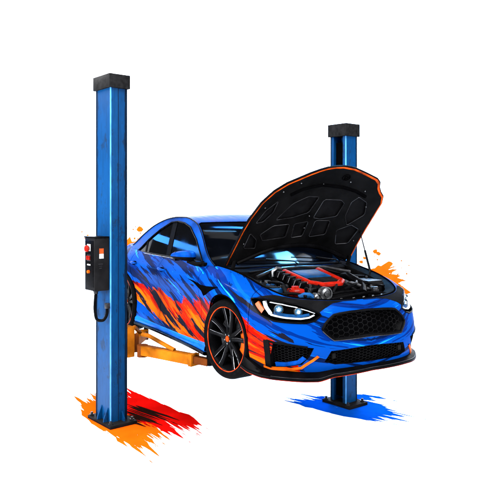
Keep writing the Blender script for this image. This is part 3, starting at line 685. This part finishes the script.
# ------------------------------------------------------------------ hood, hinged at the cowl
HA=R(53.5); HP=np.array([-.27,0,.975])
def Hd(l,y,dep=0.):
    "l along the hood from the hinge, y across; dep > 0 goes towards the outer (upper) skin"
    l=np.atleast_1d(np.asarray(l,float)); y=np.atleast_1d(np.asarray(y,float)); l,y=np.broadcast_arrays(l,y)
    h=.055*(1-(y/.75)**2)-.05*np.clip((l-.75)/.5,0,1)**2+dep
    return HP+np.stack([l*math.cos(HA)-h*math.sin(HA),-y,l*math.sin(HA)+h*math.cos(HA)],1)
half=[(.04,.765),(.30,.752),(.50,.742),(.66,.722),(.80,.690),(.90,.655),(.975,.600),(1.05,.500),(1.12,.375),(1.175,.24),(1.215,.10),(1.222,0)]
rear_=[(.04,.72),(.07,.60),(.12,.45),(.165,.30),(.19,.15),(.20,0)]
HO=[(.04,.775),(.445,.715),(.584,.682),(.764,.610),(.897,.512),(.988,.402),(1.046,.292),(1.10,.20),(1.146,.111),(1.180,.03),(1.20,-.06),(1.207,-.145),(1.191,-.282),(1.14,-.439),(1.085,-.595),(1.044,-.645),(.98,-.672),(.925,-.715),(.876,-.768),(.79,-.792),(.566,-.765),(.376,-.745),(.224,-.735),(.05,-.73)]+[(a,-c) for a,c in rear_]+[(a,c) for a,c in rear_[-2::-1]]
HO=[tuple(p) for p in dense(HO,.05)]
hd=sheet('hood',Hd,[HO],'blue',car,(),step=.05,dep=.024,rim=-.020)
hc=np.array([.62,0.])
def shr(P,k): P=np.array(P); return [tuple(p) for p in hc+(P-hc)*k]
IN_=[(hc[0]+(a-hc[0])*(.967 if a>.62 else .988),y*(.98-.02*max(0,min(1,(a-.8)/.3)))) for a,y in HO]
sheet('hood_flange',Hd,[HO],'trim',hd,[IN_],step=.04,dep=.0)
b=B(); L=np.array(HO); b.tube(Hd(L[:,0],L[:,1],.012),.013,6,closed=True); b.build('hood_edge','black',hd)
# pressed black inner frame with recesses
rec=[[(.42,.60),(.66,.57),(.72,.34),(.60,.24),(.40,.30)],
     [(.36,.22),(.56,.17),(.56,.03),(.34,.03)],
     [(.80,.56),(.93,.44),(.98,.18),(.88,.10),(.78,.30)],
     [(.64,.16),(.80,.18),(.92,.03),(.70,.03)],
     [(.26,.62),(.36,.61),(.35,.34),(.24,.42)]]
rec=[[(.56,.38),(.75,.25),(.835,.10),(.83,-.03),(.64,.02),(.58,.19)],[(.575,-.06),(.80,-.10),(.80,-.30),(.76,-.355),(.60,-.33),(.56,-.15)],
     [(.39,.50),(.49,.38),(.50,.19),(.335,.18),(.31,.44)],[(.50,.135),(.53,-.02),(.345,-.02),(.325,.11)],[(.54,-.10),(.54,-.28),(.365,-.29),(.33,-.10)],
     [(.78,-.43),(.85,-.49),(.79,-.61),(.64,-.65),(.49,-.50),(.60,-.43)],[(.54,.60),(.68,.54),(.79,.43),(.66,.44),(.55,.52)],[(.42,-.40),(.50,-.55),(.45,-.66),(.26,-.61),(.24,-.46)],[(.24,.64),(.42,.62),(.33,.52),(.22,.50)]]
rnd=[]
for q in rec:
    P=np.array(q); out=[]
    for i in range(len(P)):
        a,b_,c=P[i-1],P[i],P[(i+1)%len(P)]
        for f in (.22,.08): out.append(tuple(b_+(a-b_)*f))
        for f in (.08,.22): out.append(tuple(b_+(c-b_)*f))
    rnd.append(out)
fr=sheet('hood_frame',Hd,[IN_],'frame',hd,rnd,step=.04,dep=-.006,rim=.03)
sheet('hood_liner',Hd,[shr(HO,.97)],'matte',hd,(),step=.06,dep=.015)
for q in rnd: b=B(); b.tube(Hd(*dense(q,.03).T,-.006),.0034,5,closed=True); b.build('frame_highlight','iron',fr)  # metal lines drawn as highlights around the recesses
b=B(); L=dense([(.06,.66),(.10,.56),(.16,.42),(.205,.28),(.225,.14),(.235,0),(.225,-.14),(.205,-.28),(.16,-.42),(.10,-.56),(.06,-.66)],.03,False); b.tube(Hd(L[:,0],L[:,1],-.016),.022,8); b.build('hood_seal','black',fr)
b=B(); L=dense([(1.0,.32),(1.07,.20),(1.10,.10),(1.12,0),(1.10,-.25),(1.06,-.42),(1.0,-.56)],.03,False)
b.tube(Hd(L[:,0]-.14,L[:,1],-.003),.020,8); b.build('frame_arc_shade','deep',fr)  # black arc stands for the shadow under the top plate

em=B(); c=(1.083,-.224)
ang=np.linspace(0,2*math.pi,24,endpoint=False); em.tube(Hd(c[0]+.034*np.cos(ang),c[1]+.042*np.sin(ang),-.010),.005,6,closed=True)
em.tube(Hd(c[0]+.014*np.cos(ang),c[1]+.016*np.sin(ang),-.010),.005,6,closed=True)
for k in range(3):
    a=2*math.pi*k/3+.4; em.tube(Hd(np.array([c[0]+.012*math.cos(a),c[0]+.032*math.cos(a+.5)]),np.array([c[1]+.014*math.sin(a),c[1]+.04*math.sin(a+.5)]),-.010),.005,5)
em.build('hood_emblem','deep',fr)
b=B()
for l,y in ((.30,.66),(.72,.56),(.90,.42),(1.0,.26),(.60,.0),(.30,-.66),(.74,-.62),(.93,-.52),(1.03,-.30),(.45,.0),(.99,0.)):
    b=B(); b.ball(Hd(l,y,-.010)[0],.007,0,6); b.build('hood_bolt','steel',fr)
for y in (.70,-.70): b=B(); b.tube([HP+np.array([.02,-y,-.03]),Hd(.10,y,-.01)[0]],.02,8); b.build('hood_hinge','matte',hd)
for sg in (-1,):
    p0=np.array([.14,-.70*sg,.895]); p1=Hd(.42,.69*sg,-.012)[0]; m=p0*.45+p1*.55
    b=B(); b.tube([p0,m],.012,8); b.tube([m,p1],.006,8); b.ball(p0,.014,0,6); b.ball(p1,.014,0,6); b.build('gas_strut','black',car)
# ------------------------------------------------------------------ the two lift posts
PY=R(11)
def Rz(a): return Matrix.Rotation(a,3,'Z')
def lift_post(corner,dx,dy,H,label,slot,side_sign,arms):
    Rm=Rz(PY); c=Vector(corner)-Rm@Vector((dx/2,-dy/2,0)); root=empty('lift_post',(c.x,c.y,0),PY,label,'car lift','posts of the two-post lift')
    b=B(); x,y=dx/2,dy/2
    if slot: # channel section open towards the car (its -y face)
        g=dx*.31; o=[(-x,-y),(-g*1.0,-y),(-g*1.0,y*.4),(g*.95,y*.4),(g*.95,-y),(x,-y),(x,y),(-x,y)]
    else:
        o=[(-x,-y),(x,-y),(x,-y*.10),(x-.012,-y*.02),(x-.012,y),(-x,y)]
    n=len(o); b.add([(p[0],p[1],.04) for p in o]+[(p[0],p[1],H-.03) for p in o],[(i,(i+1)%n,(i+1)%n+n,i+n) for i in range(n)]+[tuple(range(n-1,-1,-1)),tuple(range(n,2*n))])
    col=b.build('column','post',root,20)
    if slot:
        b=B(); b.box((-.0,-y*.55,H/2),(g*1.9,.012,H-.2)); b.build('slot_strip','deep',col)
        b=B(); b.box((g*.55,-y*.30,H/2),(.018,.03,H-.2)); b.build('guide_rail','charcoal',col)
    b=B(); b.box((x-.004,-y+.004,H/2),(.013,.013,H-.02),bev=.003); b.build('corner_highlight','postedge',col)
    for px_,py_,wx,wy in ((-x+.002,-y+.003,.014,.014),(x-.004,y-.004,.014,.014))+(() if slot else ((x-.006,-y*.06,.016,.006),)):
        b=B(); b.box((px_,py_,H/2),(wx,wy,H-.02)); b.build('dark_edge_line','postdark',col)
    b=B(); b.box((0,0,H+.045),(dx+.055,dy+.055,.15),bev=.006); b.build('cap','cap',root)
    b=B(); b.box((.015,0,.022),(dx+.20,dy+.13,.036),bev=.004); bp=b.build('base_plate','charcoal',root)
    for q,(px_,py_) in enumerate(((x+.06,-y-.03),(x+.06,y+.03),(-x-.05,-y-.03),(-x-.05,y+.03))):
        b=B(); b.lathe([(.026,0),(.026,.012),(.015,.013),(.015,.035),(.001,.037)],(px_,py_,.04),'z',6); b.build('anchor_bolt','iron',bp,20)
    for px_,py_,ax in () if slot else ((-x*.2,-y-.002,1),(x*.65,-y-.002,1),(x+.002,y*.4,0)):
        b=B()
        if ax: b.add([(px_-.008,py_,.04),(px_-.008,py_-.055,.04),(px_-.008,py_-.05,.075),(px_-.008,py_,.19),(px_+.008,py_,.04),(px_+.008,py_-.055,.04),(px_+.008,py_-.05,.075),(px_+.008,py_,.19)],[(0,1,2,3),(7,6,5,4),(0,4,5,1),(1,5,6,2),(2,6,7,3)])
        else: b.add([(px_,py_-.008,.04),(px_+.055,py_-.008,.04),(px_+.05,py_-.008,.07),(px_,py_-.008,.14),(px_,py_+.008,.04),(px_+.055,py_+.008,.04),(px_+.05,py_+.008,.07),(px_,py_+.008,.14)],[(0,1,2,3),(7,6,5,4),(0,4,5,1),(1,5,6,2),(2,6,7,3)])
        b.build('gusset','post',root,20)
    # carriage and swing arms, in world axes relative to the root
    inv=Rz(-PY); L=lambda p: inv@(Vector(p)-Vector((c.x,c.y,0)))
    zc=ZG+.03; iy=side_sign
    b=B(); b.box((x*.1,y*iy+.05*iy,zc+.05),(dx*.95,.09,.34),bev=.01); cg=b.build('carriage','armpaint',root)
    for k in (1,-1): b=B(); b.box((k*x*.62,y*iy+.115*iy,zc+.02),(.09,.10,.20),bev=.008); b.build('arm_hinge','armdark',cg)
    for (p0,p1,pz) in arms:
        P0,P1=L(p0),L(p1); d=(P1-P0); ln=d.length; d.normalize(); ang=math.atan2(d.y,d.x); rot=Rz(ang); z=P0.z
        M_=(P0+P1)/2
        b=B(); f=P0+d*ln*.39; b.box((f.x,f.y,z),(ln*.78,.105,.105),rot,0,.008); ar=b.build('swing_arm','armpaint',root)
        f=P0+d*ln*.86; b=B(); b.box((f.x,f.y,z+.004),(ln*.28,.075,.075),rot,0,.006); b.build('arm_extension','armdark',ar)
        b=B(); f=P0+d*ln*.78; b.box((f.x,f.y,z),(.05,.125,.125),rot,0,.006); b.build('arm_collar','armpaint',ar)
        b=B(); s0=P0+Vector((0,0,.165)); s1=P0+d*ln*.10+Vector((0,0,.165)); s2=P0+d*ln*.50+Vector((0,0,.06)); b.tube([s0,s1,s2],.024,8); b.build('arm_brace','armpaint',ar)
        b=B(); b.lathe([(.001,-.075),(.06,-.075),(.06,.055),(.001,.055)],tuple(P0),'z',20); b.build('arm_pin','armdark',ar)
        b=B(); b.lathe([(.03,-.03),(.03,pz-.035),(.062,pz-.03),(.062,pz),(.001,pz)],tuple(P1),'z',20); b.build('lift_pad','rubber',ar)
    return root,c
zc=ZG+.03
near,cn=lift_post((-1.50,-1.535,0),.33,.20,3.70,'taller blue lift post nearer the camera, with a black control box on it',False,1,
    [((-1.42,-1.20,zc-.02),(-.52,-.82,zc-.02),.125),((-1.85,-1.16,zc-.02),(-2.35,-.82,zc-.02),.125)])
far,cf=lift_post((-.82,1.115,0),.24,.195,3.25,'shorter blue lift post behind the raised hood and front bumper',True,-1,
    [((-.86,1.10,zc-.02),(-.45,.80,zc-.02),.125),((-1.15,1.08,zc-.02),(-2.30,.80,zc-.02),.125)])
# ------------------------------------------------------------------ control box on the near post
Rm=Rz(PY); bx=cn+Rm@Vector((.025,-.10-.002,0)); 
box=empty('control_box',(bx.x,bx.y,1.46),PY,'black control box with a red button and cable on the near lift post','control box')
b=B(); b.box((0,-.088,.295),(.235,.172,.57),bev=.010); hs_=b.build('housing','charcoal',box)
b=B(); b.box((0,-.092,.587),(.245,.18,.018),bev=.005); b.build('lid','black',box)
b=B(); b.box((.0,-.1755,.30),(.205,.005,.50),bev=.002); b.build('front_panel','black',box)
fy=-.178
b=B(); b.box((-.005,fy-.002,.475),(.075,.006,.075)); b.build('button_plate','white',box)
b=B(); b.lathe([(.001,-.045),(.030,-.045),(.036,-.036),(.036,-.02),(.020,-.02),(.020,0)],(-.005,fy,.465),'y',24); b.build('stop_button','red',box)
b=B(); b.box((-.005,fy-.002,.365),(.085,.005,.07)); b.build('switch_plate','iron',box)
for k in (-.022,.016): b=B(); b.box((k,fy-.010,.365),(.03,.02,.045),bev=.004); b.build('rocker_switch','red',box)
b=B()
for k in range(3): b=B(); b.box((-.03+.025*k,fy-.003,.29),(.017,.006,.014)); b.build('indicator_mark','white',box)
b=B(); b.lathe([(.001,-.02),(.016,-.02),(.018,0)],(-.005,fy,.215),'y',16); b.build('key_switch','orange',box)
b=B(); b.box((.1195,-.095,.44),(.005,.05,.055)); b.build('warning_sticker','sred',box)
b=B(); b.box((.1198,-.095,.385),(.005,.05,.05)); b.build('instruction_sticker','white',box)
b=B()
for k in range(3): b=B(); b.box((.1195,-.105,.30-.022*k),(.005,.05-.012*k,.008)); b.build('printed_line','iron',box)
b=B(); b.lathe([(.024,-.03),(.024,-.005),(.034,-.004),(.034,.012)],(.0,-.10,0),'z',16); b.build('cable_gland','iron',box)
b=B(); b.tube(crom([(.0,-.10,-.02),(-.005,-.105,-.10),(.0,-.11,-.22),(.04,-.10,-.31),(.09,-.06,-.31),(.115,-.03,-.25),(.115,-.025,-.18)],8),.017,10); b.build('cable','black',box)
b=B(); b.box((.115,-.022,-.155),(.045,.045,.06),bev=.006); b.build('cable_plug','iron',box)
WORLD=.12; EXPO=1.0
def LIGHTS():  # all added lamps, out of view, set for fill and reflections
    area('added_overhead_lamp',(3.4,-1.9,8),(1.6,-1.0,0),8,8,1750)
    area('added_front_fill',(9.5,3.2,4.2),(0,-.5,0),4,3,1000)
    area('added_side_fill',(-1.0,-8.5,3.4),(-.8,-.6,-.6),5,3,1300)  # front and side fills added to wash out shade under the car
    w=CAM+FW*9.; area('added_backdrop_wash',(w.x,w.y,8.5),tuple(CAM+FW*13.),12,1.5,200)
    area('added_window_streak',(-7.0,-3.6,2.72),(-1.6,-.75,2.0),2.8,.20,60,(.05,.30,1.))  # from here on: strip lamps added to streak the glass and paint
    area('added_windscreen_streak',(-3.75,1.9,8.1),(-.8,-.35,2.15),1.7,.5,330,(.04,.28,1.),.5)
    area('added_windscreen_glint',(-2.9,.9,8.5),(-.8,-.35,2.15),1.6,.12,60,(.15,.5,1.),.5)
    area('added_fender_glint',(-5.0,-3.9,5.6),(-.2,-.8,1.6),3.,.09,330)
    area('added_low_screen_streak',(-4.3,4.0,7.2),(-.6,0,1.8),1.0,2.5,800,(.12,.5,1.),.6)
# ------------------------------------------------------------------ paint on the floor and on the backdrop
def flat(name,polys,fn,mat,label,cat,group,th=.003,step=.08):
    v,f=cdt(polys,(),step,False); used=np.unique(f); re=-np.ones(len(v),int); re[used]=np.arange(len(used)); v=v[used]; f=re[f]
    P=[fn(a,th) for a in v]; b=B(); b.add(P,[tuple(map(int,t)) for t in f]); 
    from collections import Counter
    cnt=set()
    for t in f:
        for i in range(3): cnt.add((int(t[i]),int(t[(i+1)%3])))
    be=[e for e in cnt if (e[1],e[0]) not in cnt]; k=len(P); Q=[fn(a,0.) for a in v]
    b.add(P+Q,[(a,c,c+k,a+k) for a,c in be])
    o=b.build(name,mat,None,20); o['label']=label; o['category']=cat
    if group: o['group']=group
    return o
def strokes(guide,direction,n,ext,w,seed,spl=0):
    "ragged brush: many pointed strokes along direction that fill a guide outline"
    r=np.random.default_rng(seed); d=np.array(direction,float); d/=np.linalg.norm(d); e=np.array([-d[1],d[0]]); G=np.array(guide)
    a=G@d; q=G@e; out=[]
    for k in np.linspace(q.min(),q.max(),n):
        k=k+r.normal(0,(q.max()-q.min())/n*.3); ts=[]
        for i in range(len(G)):
            q0,q1=q[i],q[(i+1)%len(G)]
            if (q0-k)*(q1-k)<0: ts.append(a[i]+(a[(i+1)%len(G)]-a[i])*(k-q0)/(q1-q0))
        ts.sort()
        for t0,t1 in zip(ts[::2],ts[1::2]):
            t0-=r.exponential(ext)*.8; t1+=r.exponential(ext); L=t1-t0
            if L<.04: continue
            m=max(4,int(L/.10)); tt=np.linspace(0,1,m); ww=w*r.uniform(.45,1.3)*np.minimum(1,np.minimum(tt,1-tt)*r.uniform(3,7)+.02)*(1+.35*r.normal(size=m)); ww=np.maximum(ww,.0015); ww[0]=ww[-1]=.001
            wob=np.cumsum(r.normal(0,.002,m)); l=[tuple(d*(t0+L*x)+e*(k+o+h)) for x,o,h in zip(tt,wob,ww)]; rr=[tuple(d*(t0+L*x)+e*(k+o-h)) for x,o,h in zip(tt,wob,ww)]
            out.append(l+rr[::-1])
            if r.random()<.35:   # a dry streak that broke off
                t2=t1+r.uniform(.02,.10); l2=r.uniform(.04,.16); hh=w*r.uniform(.08,.22); p=lambda t,h: tuple(d*t+e*(k+h)); out.append([p(t2,0),p(t2+l2*.4,hh),p(t2+l2,0),p(t2+l2*.4,-hh)])
    return out
def blob(c,r,rg,k=9,sp=.35): return [(c[0]+r*(1+rg.normal(0,sp))*math.cos(2*math.pi*i/k),c[1]+r*(1+rg.normal(0,sp))*math.sin(2*math.pi*i/k)) for i in range(k)]
def on_floor(h0): return lambda p,d: (p[0],p[1],h0+d)
pm=lambda n,c: M(n,c,.8,0,.0,5,.12)
MAT['p_or']=pm('orange_floor_paint',(.36,.043,.001)); MAT['p_red']=pm('red_floor_paint',(.26,.0015,.001)); MAT['p_blk']=pm('black_floor_paint',(.006,.002,.0015)); MAT['p_blu']=pm('blue_floor_paint',(.0008,.036,.23)); MAT['p_wall']=pm('orange_wall_paint',(.42,.052,.002))
g1=[(-2.95,-1.20),(-2.5,-1.16),(-1.6,-1.10),(-1.257,-1.05),(-.951,-1.289),(-.80,-1.50),(-1.169,-1.57),(-1.611,-1.66),(-2.13,-1.66),(-2.35,-1.62),(-2.6,-1.45)]
dr=(1,.045)
flat('paint_splat',strokes(g1,dr,34,.13,.033,3),on_floor(.001),'p_or','orange brushed paint splat on the floor around the near lift post','paint splat','brushed paint splats on the floor')
g2=[(-2.75,-.93),(-2.5,-.84),(-2.008,-.76),(-1.488,-.69),(-1.15,-.66),(-1.06,-.82),(-1.15,-1.03),(-1.336,-1.12),(-1.573,-1.20),(-1.939,-1.26),(-2.3,-1.2)]
flat('paint_splat',strokes(g2,dr,30,.12,.028,4),on_floor(.005),'p_red','red brushed paint splat on the floor under the rear of the car','paint splat','brushed paint splats on the floor')
g3=[(-1.95,-1.18),(-2.0,-1.02),(-1.62,-.86),(-1.42,-.85),(-1.43,-1.0),(-1.43,-1.2),(-1.46,-1.32)]
flat('paint_splat',strokes(g3,(1,.30),16,.09,.017,5),on_floor(.009),'p_blk','black dry brush smear over the red and orange paint beside the near post','paint splat','brushed paint splats on the floor')
g4=[(-1.40,.73),(-1.257,.86),(-1.25,1.198),(-1.22,1.50),(-1.10,1.66),(-.933,1.50),(-.58,1.51),(-.32,1.44),(-.33,1.202),(-.30,1.09),(-.50,.92),(-.76,.82),(-.943,.76),(-1.155,.70)]
flat('paint_splat',strokes(g4,(1,.40),34,.10,.030,6),on_floor(.001),'p_blu','blue brushed paint splat on the floor around the far lift post','paint splat','brushed paint splats on the floor')
# camera frame of the seamless backdrop (13 m away)
CAM=Vector((5.476,-3.681,1.563+ZG)); YAW=R(29.033); FW=Vector((-math.cos(YAW),math.sin(YAW),0)); RT_=Vector((math.sin(YAW),math.cos(YAW),0))
DW=13.
def on_wall(p,d): q=Vector((CAM.x,CAM.y,0))+FW*(DW-.002-d)+RT_*p[0]; return (q.x,q.y,p[1])
rg=np.random.default_rng(11)
def spray(poly,c,n,r0,r1,rg):
    out=[poly]
    for i in range(n):
        a=rg.uniform(-.2,math.pi*1.05) if c[2]>0 else rg.uniform(0,math.pi); d=rg.uniform(r0,r1); out.append(blob((c[0]+d*math.cos(a),c[1]+d*math.sin(a)),rg.exponential(.010)+.006,rg,8,.25))
    return out
r1=[(2.2,1.0),(2.36,1.16),(2.462,1.181),(2.52,1.235),(2.58,1.221),(2.64,1.26),(2.73,1.315),(2.79,1.30),(2.797,1.24),(2.75,1.19),(2.718,1.142),(2.80,1.155),(2.905,1.15),(2.80,1.10),(2.718,1.063),(2.82,1.06),(2.975,1.03),(2.90,.99),(3.10,.925),(3.00,.92),(2.915,.886),(3.02,.81),(3.172,.70),(3.08,.66),(3.033,.61),(3.09,.52),(3.14,.42),(3.02,.50),(2.915,.551),(2.7,.62),(2.3,.7)]
flat('paint_splash',spray(r1,(2.62,.95,1),40,.30,.66,rg)+strokes([(2.3,.75),(2.5,1.15),(2.72,1.2),(2.9,.95),(3.02,.6),(2.8,.5)],(1,.35),14,.06,.014,21)+strokes([(2.3,.75),(2.5,1.15),(2.72,1.2),(2.9,.95)],(.5,1),10,.05,.012,22),on_wall,'p_wall','orange paint splash on the white backdrop behind the right front fender','paint splash','orange splashes on the backdrop',.004)
r2=[(-2.9,1.2),(-2.85,1.55),(-2.70,1.72),(-2.60,1.60),(-2.50,1.72),(-2.442,1.713),(-2.364,1.80),(-2.325,1.70),(-2.25,1.71),(-2.147,1.815),(-2.186,1.674),(-2.108,1.63),(-1.98,1.60),(-2.08,1.50),(-2.02,1.40),(-2.167,1.30),(-2.3,1.0),(-2.482,.9),(-2.75,.95)]
o2=spray(r2,(-2.5,1.40,1),24,.36,.72,rg); o2+=[blob((-3.31,1.89),.016,rg),blob((-3.2,1.82),.02,rg),[(-2.26,1.98),(-2.20,1.90),(-2.10,1.78),(-2.15,1.86)],blob((-3.25,1.76),.012,rg)]
flat('paint_splash',o2,on_wall,'p_wall','orange paint splash on the white backdrop behind the tail of the car','paint splash','orange splashes on the backdrop',.004)
# ------------------------------------------------------------------ floor, backdrop, light, camera
MAT['floor']=M('white_studio_floor',(.90,.90,.90),.9,0,.0,2,.02); MAT['wall']=M('white_backdrop',(.90,.90,.90),.9,0,.0,2,.02)
b=B(); b.box((0,0,-.05),(70,70,.1)); fl=b.build('floor','floor'); fl['kind']='structure'
b=B(); G=[]
for u in np.linspace(-6.4,6.4,9):
    row=[]
    for d,z in [(DW-1.4,.0005)]+[(DW-1.4+1.4*math.sin(a),1.4-1.4*math.cos(a)+.0005) for a in ()]+[(DW,.0005),(DW,3),(DW,6.8)]:
        q=Vector((CAM.x,CAM.y,0))+FW*d+RT_*u; row.append((q.x,q.y,z))
    G.append(row[1:])
b.grid(G); bd_=b.build('backdrop','wall'); bd_['kind']='structure'
w=bpy.data.worlds.new('World'); sc.world=w; w.use_nodes=True
wt_=w.node_tree; bg=wt_.nodes['Background']
bg.inputs['Strength'].default_value=WORLD
bg.inputs['Color'].default_value=(.95,.97,1,1)
# added bright patch of world behind the backdrop; dim elsewhere to keep reflections dark
tcw=wt_.nodes.new('ShaderNodeTexCoord')
def dirdot(v):
    n=wt_.nodes.new('ShaderNodeVectorMath'); n.operation='DOT_PRODUCT'; wt_.links.new(tcw.outputs['Generated'],n.inputs[0]); n.inputs[1].default_value=v; return n.outputs['Value']
wm=math_(wt_,'MULTIPLY',math_(wt_,'GREATER_THAN',dirdot(FW),.25),math_(wt_,'GREATER_THAN',dirdot(RT_),-.50)); wm=math_(wt_,'MULTIPLY',wm,math_(wt_,'LESS_THAN',dirdot((0,0,1)),.50))
wt_.links.new(math_(wt_,'ADD',WORLD,math_(wt_,'MULTIPLY',wm,.75)),bg.inputs['Strength'])
def area(name,loc,target,sx_,sy_,power,col=(1,1,1),roll=0):
    l=bpy.data.lights.new(name,'AREA'); l.shape='RECTANGLE'; l.size=sx_; l.size_y=sy_; l.energy=power; l.color=col
    o=bpy.data.objects.new(name,l); COL.objects.link(o); o.location=loc
    d=Vector(target)-Vector(loc); o.rotation_euler=d.to_track_quat('-Z','Y').to_euler(); 
    if roll: o.rotation_euler.rotate_axis('Z',roll)
    return o
LIGHTS()
cam=bpy.data.cameras.new('camera'); co=bpy.data.objects.new('camera',cam); COL.objects.link(co); sc.camera=co
co.location=CAM; co.rotation_euler=(math.pi/2,0,math.pi/2-YAW)
cam.sensor_width=36; cam.lens=660/500*36; cam.shift_y=-42/500; cam.clip_end=200
sc.view_settings.view_transform='Standard'; sc.view_settings.look='None'; sc.view_settings.exposure=EXPO; sc.view_settings.gamma=1
sc.cycles.max_bounces=8
